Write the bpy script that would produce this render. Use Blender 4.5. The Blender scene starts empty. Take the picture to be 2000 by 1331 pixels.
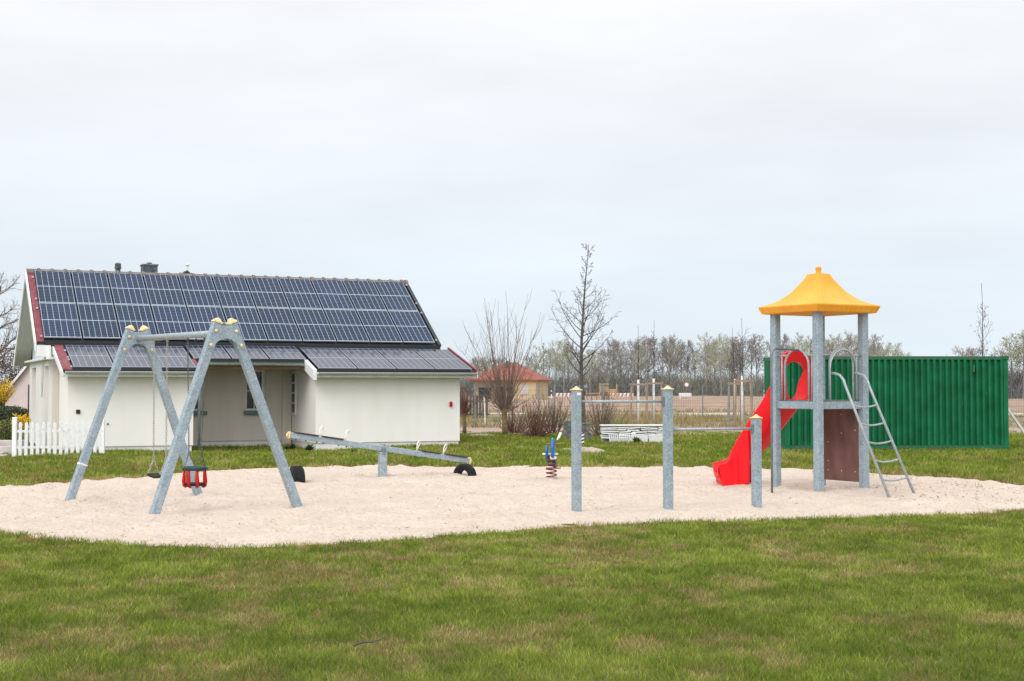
import bpy, bmesh, math, random
import numpy as np
from mathutils import Vector, Matrix
R = math.radians
V = Vector
sc = bpy.context.scene
C = sc.collection

# ------------------------------------------------------------------ camera
H = 1.63
PITCH = math.atan(91.5 / 2778)
cam = bpy.data.cameras.new('camera')
camo = bpy.data.objects.new('camera', cam)
C.objects.link(camo)
camo.location = (0, 0, H)
camo.rotation_euler = (R(90) + PITCH, 0, 0)
cam.lens = 50
cam.sensor_width = 36
cam.clip_end = 6000
sc.camera = camo

# ------------------------------------------------------------------ sky
SUN_EL, SUN_AZ = R(42), R(208)
w = bpy.data.worlds.new('World')
sc.world = w
w.use_nodes = True
nt = w.node_tree
nt.nodes.clear()
def N(t, **k):
    n = nt.nodes.new(t)
    for a, b in k.items():
        setattr(n, a, b)
    return n
out = N('ShaderNodeOutputWorld')
bg = N('ShaderNodeBackground')
sky = N('ShaderNodeTexSky', sky_type='NISHITA')
sky.sun_disc = False
sky.sun_elevation = SUN_EL
sky.sun_rotation = SUN_AZ
sky.dust_density = 3
tc = N('ShaderNodeTexCoord')
sep = N('ShaderNodeSeparateXYZ')
nt.links.new(tc.outputs['Generated'], sep.inputs[0])
ramp = N('ShaderNodeValToRGB')          # an overcast cloud deck: dim at the horizon, bright overhead
el = ramp.color_ramp.elements
el[0].position = 0.0; el[0].color = (.745, .84, .915, 1)
el[1].position = 1.0; el[1].color = (1.75, 1.78, 1.82, 1)
for p, c in ((.06, (.76, .84, .91, 1)), (.13, (.80, .85, .91, 1)), (.22, (.88, .90, .93, 1)), (.30, (.955, .96, .97, 1))):
    e = el.new(p); e.color = c
nt.links.new(sep.outputs['Z'], ramp.inputs[0])
mp = N('ShaderNodeMapping'); mp.inputs['Scale'].default_value = (1.6, 1.6, 7)
nt.links.new(tc.outputs['Generated'], mp.inputs[0])
nz = N('ShaderNodeTexNoise'); nz.inputs['Scale'].default_value = 2.2; nz.inputs['Detail'].default_value = 5
nz.inputs['Roughness'].default_value = .5
nt.links.new(mp.outputs[0], nz.inputs['Vector'])
mr = N('ShaderNodeMapRange'); mr.inputs['From Min'].default_value = .3; mr.inputs['From Max'].default_value = .7
mr.inputs['To Min'].default_value = .93; mr.inputs['To Max'].default_value = 1.06
nt.links.new(nz.outputs['Fac'], mr.inputs['Value'])
az = N('ShaderNodeMapRange'); az.inputs['From Min'].default_value = 0.0; az.inputs['From Max'].default_value = -1.0
az.inputs['To Min'].default_value = 1.0; az.inputs['To Max'].default_value = 1.45
nt.links.new(sep.outputs['Y'], az.inputs['Value'])
mm_ = N('ShaderNodeMath', operation='MULTIPLY'); nt.links.new(mr.outputs[0], mm_.inputs[0]); nt.links.new(az.outputs[0], mm_.inputs[1])
mul = N('ShaderNodeVectorMath', operation='SCALE')
nt.links.new(ramp.outputs[0], mul.inputs[0]); nt.links.new(mm_.outputs[0], mul.inputs['Scale'])
sks = N('ShaderNodeVectorMath', operation='SCALE'); sks.inputs['Scale'].default_value = .10
nt.links.new(sky.outputs[0], sks.inputs[0])
mx = N('ShaderNodeMix', data_type='RGBA'); mx.inputs[0].default_value = .93
nt.links.new(sks.outputs[0], mx.inputs[6]); nt.links.new(mul.outputs[0], mx.inputs[7])
nt.links.new(mx.outputs[2], bg.inputs['Color'])
bg.inputs['Strength'].default_value = 1.0
nt.links.new(bg.outputs[0], out.inputs[0])

# ------------------------------------------------------------------ sun behind thin cloud
sl = bpy.data.lights.new('sun', 'SUN')
sl.energy = 1.35; sl.angle = R(35); sl.color = (1, .97, .93)
so = bpy.data.objects.new('sun', sl); C.objects.link(so)
d = V((math.sin(SUN_AZ) * math.cos(SUN_EL), math.cos(SUN_AZ) * math.cos(SUN_EL), math.sin(SUN_EL)))
so.rotation_euler = (-d).to_track_quat('-Z', 'Y').to_euler()
sc.view_settings.view_transform = 'Standard'
sc.view_settings.look = 'None'
sc.view_settings.exposure = 0.14
sc.view_settings.gamma = 1

# ------------------------------------------------------------------ picture point -> place
cp, sp_ = math.cos(PITCH), math.sin(PITCH)
def ray(x, y):
    a, b = (x - 1000) / 2778, (665.5 - y) / 2778
    return V((a, cp - b * sp_, sp_ + b * cp))
def gp(x, y, h=0.0):
    r = ray(x, y); t = (h - H) / r.z
    return V((0, 0, H)) + r * t
def at(x, y, Y):
    r = ray(x, y); t = Y / r.y
    return V((0, 0, H)) + r * t

# ------------------------------------------------------------------ materials
def mat(name, col, rough=.7, metal=0.0, spec=.5, col2=None, scale=8, detail=4, contrast=(.35, .65), bump=0, bscale=40, bdist=.01, coord='Object', stretch=None, extra=None):
    m = bpy.data.materials.new(name); m.use_nodes = True
    t = m.node_tree; b = t.nodes['Principled BSDF']
    b.inputs['Roughness'].default_value = rough
    b.inputs['Metallic'].default_value = metal
    b.inputs['Specular IOR Level'].default_value = spec
    b.inputs['Base Color'].default_value = (*col, 1)
    co = t.nodes.new('ShaderNodeTexCoord')
    src = co.outputs[coord]
    if coord == 'World':
        src = None
    if stretch:
        mpn = t.nodes.new('ShaderNodeMapping'); mpn.inputs['Scale'].default_value = stretch
        t.links.new(src, mpn.inputs[0]); src = mpn.outputs[0]
    if col2 is not None:
        n = t.nodes.new('ShaderNodeTexNoise'); n.inputs['Scale'].default_value = scale; n.inputs['Detail'].default_value = detail
        t.links.new(src, n.inputs['Vector'])
        r = t.nodes.new('ShaderNodeValToRGB')
        r.color_ramp.elements[0].position = contrast[0]; r.color_ramp.elements[0].color = (*col, 1)
        r.color_ramp.elements[1].position = contrast[1]; r.color_ramp.elements[1].color = (*col2, 1)
        t.links.new(n.outputs['Fac'], r.inputs[0]); t.links.new(r.outputs[0], b.inputs['Base Color'])
    if bump:
        n2 = t.nodes.new('ShaderNodeTexNoise'); n2.inputs['Scale'].default_value = bscale; n2.inputs['Detail'].default_value = 5
        t.links.new(src, n2.inputs['Vector'])
        bp = t.nodes.new('ShaderNodeBump'); bp.inputs['Strength'].default_value = bump; bp.inputs['Distance'].default_value = bdist
        t.links.new(n2.outputs['Fac'], bp.inputs['Height']); t.links.new(bp.outputs[0], b.inputs['Normal'])
    if extra: extra(t, b)
    return m
def node(t, typ, **k):
    n = t.nodes.new(typ)
    for a, b in k.items(): setattr(n, a, b)
    return n
def math_n(t, op, a, b=None, c=None):
    n = node(t, 'ShaderNodeMath', operation=op)
    for i, v in enumerate((a, b, c)):
        if v is None: continue
        if isinstance(v, (int, float)): n.inputs[i].default_value = v
        else: t.links.new(v, n.inputs[i])
    return n.outputs[0]

def galv_mat(name, ca, cb, cc):
    m = bpy.data.materials.new(name); m.use_nodes = True
    t = m.node_tree; b = t.nodes['Principled BSDF']
    co = t.nodes.new('ShaderNodeTexCoord')
    vo = node(t, 'ShaderNodeTexVoronoi'); vo.inputs['Scale'].default_value = 75
    t.links.new(co.outputs['Object'], vo.inputs['Vector'])
    n = node(t, 'ShaderNodeTexNoise'); n.inputs['Scale'].default_value = 9; n.inputs['Detail'].default_value = 9; n.inputs['Roughness'].default_value = .75
    t.links.new(co.outputs['Object'], n.inputs['Vector'])
    r = node(t, 'ShaderNodeValToRGB')
    e = r.color_ramp.elements
    e[0].position = .3; e[0].color = (*ca, 1); e[1].position = .72; e[1].color = (*cc, 1)
    q = e.new(.5); q.color = (*cb, 1)
    sp = node(t, 'ShaderNodeSeparateColor'); t.links.new(vo.outputs['Color'], sp.inputs[0])
    f = math_n(t, 'ADD', math_n(t, 'MULTIPLY', sp.outputs[0], .32), math_n(t, 'MULTIPLY', n.outputs['Fac'], .68))
    t.links.new(f, r.inputs[0]); t.links.new(r.outputs[0], b.inputs['Base Color'])
    b.inputs['Metallic'].default_value = .25
    rr = math_n(t, 'ADD', math_n(t, 'MULTIPLY', sp.outputs[1], .2), .42)
    t.links.new(rr, b.inputs['Roughness'])
    return m

M = {}
M['galv'] = galv_mat('galvanised_steel', (.20, .262, .305), (.28, .35, .40), (.42, .49, .535))
M['galv_light'] = galv_mat('galvanised_pipe', (.24, .285, .31), (.32, .365, .385), (.43, .47, .48))
M['galv_dark'] = mat('dull_pipe', (.14, .17, .18), .45, .4, col2=(.22, .25, .26), scale=12)
M['cap'] = mat('yellow_cap', (.66, .47, .22), .6, spec=.2, col2=(.78, .64, .40), scale=18)
M['red'] = mat('red_plastic', (.74, .003, .010), .42, spec=.3, col2=(.80, .005, .012), scale=2, bump=.05, bscale=9)
M['red_paint'] = mat('red_rubber', (.40, .006, .008), .5, spec=.3, col2=(.50, .01, .01), scale=9)
M['orange_red'] = mat('orange_red_plastic', (.50, .09, .03), .5, col2=(.60, .12, .04), scale=12)
M['black'] = mat('black_rubber', (.006, .007, .008), .7, spec=.25, col2=(.016, .017, .019), scale=14, bump=.3, bscale=50)
M['dark_green'] = mat('dark_green_rubber', (.006, .03, .035), .5, spec=.3, col2=(.014, .05, .058), scale=9)
M['chain'] = mat('steel_chain', (.30, .29, .27), .45, .5, col2=(.42, .41, .38), scale=30)
M['chain_dark'] = mat('dark_chain', (.07, .08, .08), .5, .5, col2=(.15, .15, .14), scale=30)
M['white_loop'] = mat('white_coated_tube', (.68, .66, .60), .4, col2=(.78, .76, .70), scale=9)
M['brown_panel'] = mat('brown_plastic_board', (.115, .048, .042), .6, col2=(.20, .095, .082), scale=3, detail=8, stretch=(1.5, 1.5, .6), bump=.25, bscale=14)
M['seat_board'] = mat('dark_seat_board', (.045, .02, .02), .6, col2=(.09, .05, .045), scale=8)
M['blue'] = mat('blue_board', (.008, .10, .40), .45, spec=.3, col2=(.01, .17, .48), scale=6)
M['cream'] = mat('cream_board', (.72, .66, .45), .5, col2=(.78, .75, .62), scale=9)
M['spring'] = mat('dark_red_spring', (.10, .012, .014), .45, .1, col2=(.22, .04, .035), scale=9)
M['brown'] = mat('brown_handle', (.22, .07, .03), .5, col2=(.3, .12, .06), scale=9)
M['deck'] = mat('deck_board', (.12, .115, .11), .8, col2=(.2, .18, .17), scale=9)
M['white_paint'] = mat('white_paint', (.70, .71, .71), .6, col2=(.80, .80, .79), scale=7, bump=.1, bscale=30)
M['picket'] = mat('weathered_white_pickets', (.60, .61, .62), .7, col2=(.84, .84, .84), scale=14, detail=8, contrast=(.25, .45), bump=.3, bscale=50)
M['zinc'] = mat('zinc_gutter', (.24, .30, .29), .5, .4, col2=(.36, .42, .41), scale=7)
M['zinc_light'] = mat('pale_zinc', (.50, .54, .54), .45, .2, col2=(.62, .65, .65), scale=5, stretch=(6, 1, 1))
M['wood'] = mat('brown_wood_beam', (.20, .10, .055), .7, col2=(.30, .17, .10), scale=7, stretch=(.4, 4, 4))
M['red_metal'] = mat('dark_red_roof_sheet', (.17, .03, .04), .55, spec=.3, col2=(.23, .06, .07), scale=5)
M['ridge'] = mat('grey_brown_ridge_tile', (.13, .105, .095), .8, col2=(.2, .17, .155), scale=10, bump=.3)
M['slate'] = mat('dark_slate', (.035, .042, .05), .55, col2=(.10, .12, .135), scale=14, bump=.4, bscale=20)
M['flash'] = mat('black_edge_and_roof_shade', (.012, .013, .016), .5)
M['frame_alu'] = mat('aluminium_clamp', (.55, .55, .54), .35, .6)
M['glass'] = mat('dark_window_glass', (.012, .014, .017), .12, spec=.6)
M['ceramic'] = mat('green_sill', (.06, .12, .12), .4, col2=(.1, .18, .17), scale=9)
M['soffit'] = mat('grey_soffit', (.62, .61, .57), .7, col2=(.72, .71, .67), scale=3, stretch=(8, 1, 1))
M['siding'] = mat('pale_vertical_boards', (.48, .54, .60), .6, col2=(.62, .68, .72), scale=6, stretch=(1, 14, .2))
M['pink'] = mat('pink_render', (.62, .50, .49), .85, col2=(.68, .56, .55), scale=2)
M['brown_roof'] = mat('brown_tile_roof', (.085, .055, .05), .8, col2=(.13, .095, .085), scale=4, bump=.4, bscale=8)
M['red_roof'] = mat('red_tile_roof', (.20, .055, .04), .8, col2=(.30, .10, .07), scale=1.5, bump=.5, bscale=6, bdist=.1)
M['ochre'] = mat('ochre_render', (.50, .37, .20), .85, col2=(.56, .43, .26), scale=1)
M['offwhite'] = mat('offwhite_render', (.46, .42, .38), .85, col2=(.54, .50, .46), scale=1)
M['dkbrown'] = mat('dark_brown_boards', (.06, .038, .03), .8, col2=(.12, .08, .065), scale=3)
M['bark'] = mat('grey_brown_bark', (.06, .05, .042), .9, col2=(.115, .095, .08), scale=12, detail=8, stretch=(1, 1, .3), bump=.5, bscale=30)
M['bark_y'] = mat('lichen_yellow_bark', (.13, .095, .04), .9, col2=(.26, .19, .08), scale=10, detail=8, bump=.6, bscale=25)
M['twig'] = mat('dark_twigs', (.055, .045, .04), .85, col2=(.10, .08, .07), scale=4)
M['twig_warm'] = mat('warm_brown_twigs', (.15, .10, .075), .85, col2=(.22, .16, .12), scale=4)
M['twig_red'] = mat('reddish_stems', (.12, .055, .04), .85, col2=(.20, .11, .08), scale=4)
M['twig_ochre'] = mat('yellow_brown_twigs', (.19, .14, .075), .85, col2=(.27, .20, .11), scale=4)
M['far_twig'] = mat('far_grey_twigs', (.20, .185, .17), .9, col2=(.27, .245, .23), scale=.3)  # far twig tones lightened, distance haze put into the colour
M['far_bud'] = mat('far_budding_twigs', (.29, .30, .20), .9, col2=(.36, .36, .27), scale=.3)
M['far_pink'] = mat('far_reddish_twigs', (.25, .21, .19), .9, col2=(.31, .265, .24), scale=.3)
M['birch'] = mat('birch_bark', (.62, .60, .56), .8, col2=(.15, .14, .13), scale=3, contrast=(.58, .66), stretch=(1, 1, 3))
M['whitewash'] = mat('whitewashed_trunk', (.66, .64, .60), .8, col2=(.76, .75, .72), scale=9)
M['stake'] = mat('brown_timber_stake', (.24, .17, .12), .85, col2=(.36, .27, .20), scale=7, stretch=(3, 3, .4))
M['fence_post'] = mat('grey_green_post', (.16, .20, .19), .6, .1, col2=(.24, .27, .26), scale=6)
M['wire'] = mat('fence_wire', (.16, .19, .20), .6, .2)
M['plank'] = mat('white_plank', (.76, .77, .77), .7, col2=(.84, .84, .83), scale=5)
M['plank_shade'] = mat('grey_shadowed_plank', (.30, .31, .32), .8, col2=(.55, .56, .56), scale=12, contrast=(.4, .6))  # shaded copy of the white plank, shade put into the grey
M['stone'] = mat('grey_stone_slabs', (.08, .085, .085), .85, col2=(.22, .22, .21), scale=9, bump=.4)
M['concrete'] = mat('pale_concrete', (.38, .35, .32), .85, col2=(.50, .46, .42), scale=4, bump=.2)
M['leaf_y'] = mat('yellow_blossom', (.75, .45, .01), .7, col2=(.86, .60, .03), scale=9)
M['leaf_h'] = mat('dark_hedge_leaf', (.025, .04, .014), .7, col2=(.07, .075, .028), scale=7)
M['leaf_g'] = mat('fresh_green_leaf', (.07, .10, .02), .7, col2=(.16, .17, .04), scale=7)
M['leaf_dark'] = mat('dark_weed_leaf', (.02, .055, .016), .7, col2=(.05, .10, .03), scale=9)
M['leaf_dead'] = mat('dead_brown_leaf', (.10, .06, .045), .8, col2=(.17, .11, .085), scale=9)
M['equip_y'] = mat('orange_yellow_paint', (.38, .23, .10), .7, col2=(.46, .30, .15), scale=2)
M['equip_b'] = mat('light_blue_paint', (.12, .28, .50), .6)
M['sign_red'] = mat('sign_red', (.42, .14, .12), .6)
M['sign_white'] = mat('sign_white', (.74, .74, .74), .6)
M['dirt_mound'] = mat('pale_earth', (.30, .24, .19), .95, col2=(.46, .39, .33), scale=9, bump=.6, bscale=20, bdist=.03)

# plastered wall: soft vertical mottling and rain streaks with a shape of their own
def wall_mat(name, c1, c2):
    m = mat(name, c1, .9, spec=.2)
    t = m.node_tree; b = t.nodes['Principled BSDF']; co = t.nodes['Texture Coordinate']
    mp1 = node(t, 'ShaderNodeMapping'); mp1.inputs['Scale'].default_value = (1.2, 1.2, .25)
    t.links.new(co.outputs['Object'], mp1.inputs[0])
    n1 = node(t, 'ShaderNodeTexNoise'); n1.inputs['Scale'].default_value = 2.2; n1.inputs['Detail'].default_value = 7
    t.links.new(mp1.outputs[0], n1.inputs['Vector'])
    r = node(t, 'ShaderNodeValToRGB')
    r.color_ramp.elements[0].position = .3; r.color_ramp.elements[0].color = (*c2, 1)
    r.color_ramp.elements[1].position = .6; r.color_ramp.elements[1].color = (*c1, 1)
    t.links.new(n1.outputs['Fac'], r.inputs[0]); t.links.new(r.outputs[0], b.inputs['Base Color'])
    n2 = node(t, 'ShaderNodeTexNoise'); n2.inputs['Scale'].default_value = 90; n2.inputs['Detail'].default_value = 3
    t.links.new(co.outputs['Object'], n2.inputs['Vector'])
    bp = node(t, 'ShaderNodeBump'); bp.inputs['Strength'].default_value = .35; bp.inputs['Distance'].default_value = .004
    t.links.new(n2.outputs['Fac'], bp.inputs['Height']); t.links.new(bp.outputs[0], b.inputs['Normal'])
    return m
M['wall'] = wall_mat('cream_render', (.85, .83, .79), (.82, .795, .745))
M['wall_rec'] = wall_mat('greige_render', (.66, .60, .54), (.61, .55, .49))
M['plinth'] = wall_mat('pale_plinth', (.76, .75, .72), (.66, .64, .61))

# solar panel: half-cut cells in six columns, white gaps, a wide gap in the middle
def panel_mat(name, c1, c2, line, rough=.12):
    m = bpy.data.materials.new(name); m.use_nodes = True
    t = m.node_tree; b = t.nodes['Principled BSDF']
    co = node(t, 'ShaderNodeTexCoord'); sp = node(t, 'ShaderNodeSeparateXYZ')
    t.links.new(co.outputs['Generated'], sp.inputs[0])
    x, y = sp.outputs['X'], sp.outputs['Y']
    def lines(c, n, wd):                     # 1 inside a gap line
        f = math_n(t, 'FRACT', math_n(t, 'MULTIPLY', c, n))
        dd = math_n(t, 'ABSOLUTE', math_n(t, 'SUBTRACT', f, .5))
        return math_n(t, 'GREATER_THAN', dd, .5 - wd)
    xs = math_n(t, 'DIVIDE', math_n(t, 'SUBTRACT', x, .022), .956)
    ys = math_n(t, 'DIVIDE', math_n(t, 'SUBTRACT', y, .014), .972)
    lx = lines(xs, 6, .032)
    ly = lines(ys, 20, .055)
    mid = math_n(t, 'LESS_THAN', math_n(t, 'ABSOLUTE', math_n(t, 'SUBTRACT', y, .5)), .008)
    ex = math_n(t, 'GREATER_THAN', math_n(t, 'ABSOLUTE', math_n(t, 'SUBTRACT', x, .5)), .484)
    ey = math_n(t, 'GREATER_THAN', math_n(t, 'ABSOLUTE', math_n(t, 'SUBTRACT', y, .5)), .487)
    strong = math_n(t, 'MAXIMUM', math_n(t, 'MAXIMUM', mid, lx), math_n(t, 'MULTIPLY', ey, 1.0))
    fac = math_n(t, 'MAXIMUM', strong, math_n(t, 'MULTIPLY', ly, .28))
    # cell-to-cell tint
    cx = math_n(t, 'FLOOR', math_n(t, 'MULTIPLY', xs, 6)); cy = math_n(t, 'FLOOR', math_n(t, 'MULTIPLY', ys, 20))
    cb = node(t, 'ShaderNodeCombineXYZ'); t.links.new(cx, cb.inputs[0]); t.links.new(cy, cb.inputs[1])
    oi = node(t, 'ShaderNodeObjectInfo'); t.links.new(oi.outputs['Random'], cb.inputs[2])
    wn = node(t, 'ShaderNodeTexWhiteNoise'); t.links.new(cb.outputs[0], wn.inputs['Vector'])
    wf = math_n(t, 'ADD', math_n(t, 'MULTIPLY', wn.outputs['Value'], .5), math_n(t, 'MULTIPLY', oi.outputs['Random'], .5))
    m1 = node(t, 'ShaderNodeMix', data_type='RGBA'); m1.inputs[6].default_value = (*c1, 1); m1.inputs[7].default_value = (*c2, 1)
    t.links.new(wf, m1.inputs[0])
    m2 = node(t, 'ShaderNodeMix', data_type='RGBA'); m2.inputs[7].default_value = (*line, 1)
    t.links.new(m1.outputs[2], m2.inputs[6]); t.links.new(fac, m2.inputs[0])
    t.links.new(m2.outputs[2], b.inputs['Base Color'])
    b.inputs['Roughness'].default_value = rough
    b.inputs['Specular IOR Level'].default_value = .12
    return m
M['panel'] = panel_mat('solar_cells', (.005, .014, .038), (.012, .030, .072), (.40, .45, .50))
M['panel_low'] = panel_mat('solar_cells_lower', (.005, .011, .032), (.011, .02, .05), (.26, .29, .34), .07)
M['panel_low'].node_tree.nodes['Principled BSDF'].inputs['Specular IOR Level'].default_value = .33

# yellow roof: moulded plastic with faint ribs
def ribs(t, b):
    co = node(t, 'ShaderNodeTexCoord'); sp = node(t, 'ShaderNodeSeparateXYZ'); t.links.new(co.outputs['Object'], sp.inputs[0])
    an = math_n(t, 'ARCTAN2', sp.outputs['Y'], sp.outputs['X'])
    s = math_n(t, 'SINE', math_n(t, 'MULTIPLY', an, 44))
    bp = node(t, 'ShaderNodeBump'); bp.inputs['Strength'].default_value = .35; bp.inputs['Distance'].default_value = .006
    t.links.new(s, bp.inputs['Height']); t.links.new(bp.outputs[0], b.inputs['Normal'])
M['yellow'] = mat('golden_yellow_plastic', (.80, .31, .016), .45, spec=.35, col2=(.84, .37, .035), scale=2, extra=ribs)

def scuffs(t, b):
    co = node(t, 'ShaderNodeTexCoord'); n = node(t, 'ShaderNodeTexNoise'); n.inputs['Scale'].default_value = 7; n.inputs['Detail'].default_value = 9; n.inputs['Roughness'].default_value = .72
    t.links.new(co.outputs['Object'], n.inputs['Vector'])
    f = node(t, 'ShaderNodeMapRange'); f.inputs['From Min'].default_value = .60; f.inputs['From Max'].default_value = .72; f.inputs['To Max'].default_value = .55
    t.links.new(n.outputs['Fac'], f.inputs['Value'])
    src = b.inputs['Base Color'].links[0].from_socket
    x = node(t, 'ShaderNodeMix', data_type='RGBA'); t.links.new(f.outputs[0], x.inputs[0]); t.links.new(src, x.inputs[6]); x.inputs[7].default_value = (.10, .30, .17, 1)
    t.links.new(x.outputs[2], b.inputs['Base Color'])
# green container paint: dents, scuffs
M['green'] = mat('green_container_paint', (.003, .095, .034), .5, spec=.25, col2=(.008, .165, .070), scale=2.2, detail=9, contrast=(.3, .75), bump=.3, bscale=5, bdist=.02, extra=scuffs)
M['green_rust'] = mat('green_rail_with_rust', (.008, .115, .045), .55, col2=(.09, .065, .04), scale=6, detail=9, contrast=(.52, .66))

# ------------------------------------------------------------------ mesh builder
class MB:
    def __init__(s): s.v = []; s.f = []; s.m = []; s.mi = 0
    def add(s, vs, fs):
        o = len(s.v); s.v += [tuple(q) for q in vs]
        for f in fs: s.f.append([o + i for i in f]); s.m.append(s.mi)
    def box(s, c, d, rot=None):
        x, y, z = d[0] / 2, d[1] / 2, d[2] / 2
        vs = [V((a * x, b * y, e * z)) for a in (-1, 1) for b in (-1, 1) for e in (-1, 1)]
        if rot: vs = [rot @ q for q in vs]
        s.add([q + V(c) for q in vs], [(0, 1, 3, 2), (4, 6, 7, 5), (0, 4, 5, 1), (2, 3, 7, 6), (0, 2, 6, 4), (1, 5, 7, 3)])
        return s
    def bb(s, a, b):
        return s.box([(p + q) / 2 for p, q in zip(a, b)], [abs(q - p) for p, q in zip(a, b)])
    def beam(s, p0, p1, w, h, up=(0, 0, 1), w1=None, h1=None):
        p0, p1 = V(p0), V(p1); d = (p1 - p0).normalized()
        sd = d.cross(V(up)).normalized(); u = sd.cross(d).normalized()
        w1 = w if w1 is None else w1; h1 = h if h1 is None else h1
        vs = [p0 + sd * a * w / 2 + u * b * h / 2 for a, b in ((-1, -1), (1, -1), (1, 1), (-1, 1))]
        vs += [p1 + sd * a * w1 / 2 + u * b * h1 / 2 for a, b in ((-1, -1), (1, -1), (1, 1), (-1, 1))]
        s.add(vs, [(3, 2, 1, 0), (4, 5, 6, 7), (0, 1, 5, 4), (1, 2, 6, 5), (2, 3, 7, 6), (3, 0, 4, 7)])
        return s
    def tube(s, pts, r, n=8, closed=False, caps=True):
        pts = [V(p) for p in pts]; k = len(pts)
        rs = r if isinstance(r, (list, tuple)) else [r] * k
        o = len(s.v); prev = None
        for i, p in enumerate(pts):
            a = pts[(i - 1) % k] if (closed or i > 0) else p
            b = pts[(i + 1) % k] if (closed or i < k - 1) else p
            d = (b - a)
            d = d.normalized() if d.length > 1e-9 else V((0, 0, 1))
            if prev is None:
                ref = V((0, 0, 1)) if abs(d.z) < .9 else V((1, 0, 0))
                u = d.cross(ref).normalized()
            else:
                u = prev - d * prev.dot(d)
                u = u.normalized() if u.length > 1e-6 else d.orthogonal().normalized()
            prev = u; w_ = d.cross(u)
            for j in range(n):
                t = 2 * math.pi * j / n
                q = p + (u * math.cos(t) + w_ * math.sin(t)) * rs[i]
                s.v.append((q.x, q.y, q.z))
        for i in range(k if closed else k - 1):
            i2 = (i + 1) % k
            for j in range(n):
                j2 = (j + 1) % n
                s.f.append([o + i * n + j, o + i * n + j2, o + i2 * n + j2, o + i2 * n + j]); s.m.append(s.mi)
        if caps and not closed and n > 2:
            s.f.append([o + j for j in range(n)][::-1]); s.m.append(s.mi)
            s.f.append([o + (k - 1) * n + j for j in range(n)]); s.m.append(s.mi)
        return s
    def lathe(s, prof, n=16, c=(0, 0, 0), rot=None, arc=(0, 2 * math.pi)):
        full = abs(arc[1] - arc[0] - 2 * math.pi) < 1e-6
        k = n if full else n + 1
        vs = []
        for i in range(k):
            t = arc[0] + (arc[1] - arc[0]) * i / n
            for r, z in prof:
                q = V((r * math.cos(t), r * math.sin(t), z))
                if rot: q = rot @ q
                vs.append(q + V(c))
        m = len(prof); fs = []
        for i in range(n):
            i2 = (i + 1) % k if full else i + 1
            for j in range(m - 1):
                fs.append((i * m + j, i2 * m + j, i2 * m + j + 1, i * m + j + 1))
        s.add(vs, fs)
        return s
    def prism(s, poly, axis_o, ex, ey, ez, th):
        """outline poly in plane (ex,ey) at axis_o, extruded th along ez (centred)"""
        ex, ey, ez, o = V(ex), V(ey), V(ez), V(axis_o)
        n = len(poly)
        vs = [o + ex * a + ey * b - ez * th / 2 for a, b in poly] + [o + ex * a + ey * b + ez * th / 2 for a, b in poly]
        s.add(vs, [tuple(range(n))[::-1], tuple(range(n, 2 * n))] + [(i, (i + 1) % n, n + (i + 1) % n, n + i) for i in range(n)])
        return s
    def build(s, name, mats, parent=None, smooth=False, bevel=0, world=False):
        me = bpy.data.meshes.new(name)
        vs = s.v
        if world and parent is not None:
            p = parent
            while p.parent: p = p.parent
            inv = p.matrix_basis.inverted()
            vs = [tuple(inv @ V(q)) for q in vs]
        me.from_pydata(vs, [], s.f)
        if not isinstance(mats, (list, tuple)): mats = [mats]
        for q in mats: me.materials.append(q)
        if len(mats) > 1: me.polygons.foreach_set('material_index', s.m)
        if smooth: me.polygons.foreach_set('use_smooth', [True] * len(me.polygons))
        me.update()
        o = bpy.data.objects.new(name, me); C.objects.link(o)
        if parent is not None: o.parent = parent
        if bevel:
            b = o.modifiers.new('bevel', 'BEVEL'); b.width = bevel; b.segments = 2; b.limit_method = 'ANGLE'; b.angle_limit = R(40)
        return o
def tag(o, label, cat, group=None):
    o['label'] = label; o['category'] = cat
    if group: o['group'] = group
    return o
def thing(name, label, cat, loc=(0, 0, 0), rz=0, group=None):
    o = bpy.data.objects.new(name, None); C.objects.link(o)
    o.empty_display_size = .2
    o.location = loc; o.rotation_euler = (0, 0, rz)
    o.matrix_basis  # loc/rot are applied on read
    return tag(o, label, cat, group)
def struct(o, kind='structure'):
    o['kind'] = kind; return o
def dup(root, loc, rz=0, label=None, scale=None):
    r = root.copy(); C.objects.link(r); r.location = loc; r.rotation_euler = (0, 0, rz)
    if scale: r.scale = scale
    if label: r['label'] = label
    for ch in list(root.children):
        c = ch.copy(); C.objects.link(c); c.parent = r
        for g in list(ch.children):
            e = g.copy(); C.objects.link(e); e.parent = c
    return r
def np_mesh(name, verts, faces_flat, sizes, mats, attr=None, mi=None, parent=None, smooth=False):
    me = bpy.data.meshes.new(name)
    me.vertices.add(len(verts)); me.vertices.foreach_set('co', np.asarray(verts, dtype=np.float32).ravel())
    me.loops.add(len(faces_flat)); me.loops.foreach_set('vertex_index', np.asarray(faces_flat, dtype=np.int32))
    sizes = np.asarray(sizes, dtype=np.int32)
    st = np.concatenate(([0], np.cumsum(sizes)[:-1])).astype(np.int32)
    me.polygons.add(len(sizes)); me.polygons.foreach_set('loop_start', st)
    try: me.polygons.foreach_set('loop_total', sizes)
    except Exception: pass
    for m in (mats if isinstance(mats, (list, tuple)) else [mats]): me.materials.append(m)
    if mi is not None: me.polygons.foreach_set('material_index', np.asarray(mi, dtype=np.int32))
    if smooth: me.polygons.foreach_set('use_smooth', np.ones(len(sizes), dtype=bool))
    if attr is not None:
        a = me.color_attributes.new('tint', 'FLOAT_COLOR', 'POINT')
        a.data.foreach_set('color', np.asarray(attr, dtype=np.float32).ravel())
    me.update(calc_edges=True); me.validate()
    o = bpy.data.objects.new(name, me); C.objects.link(o)
    if parent: o.parent = parent
    return o

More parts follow.
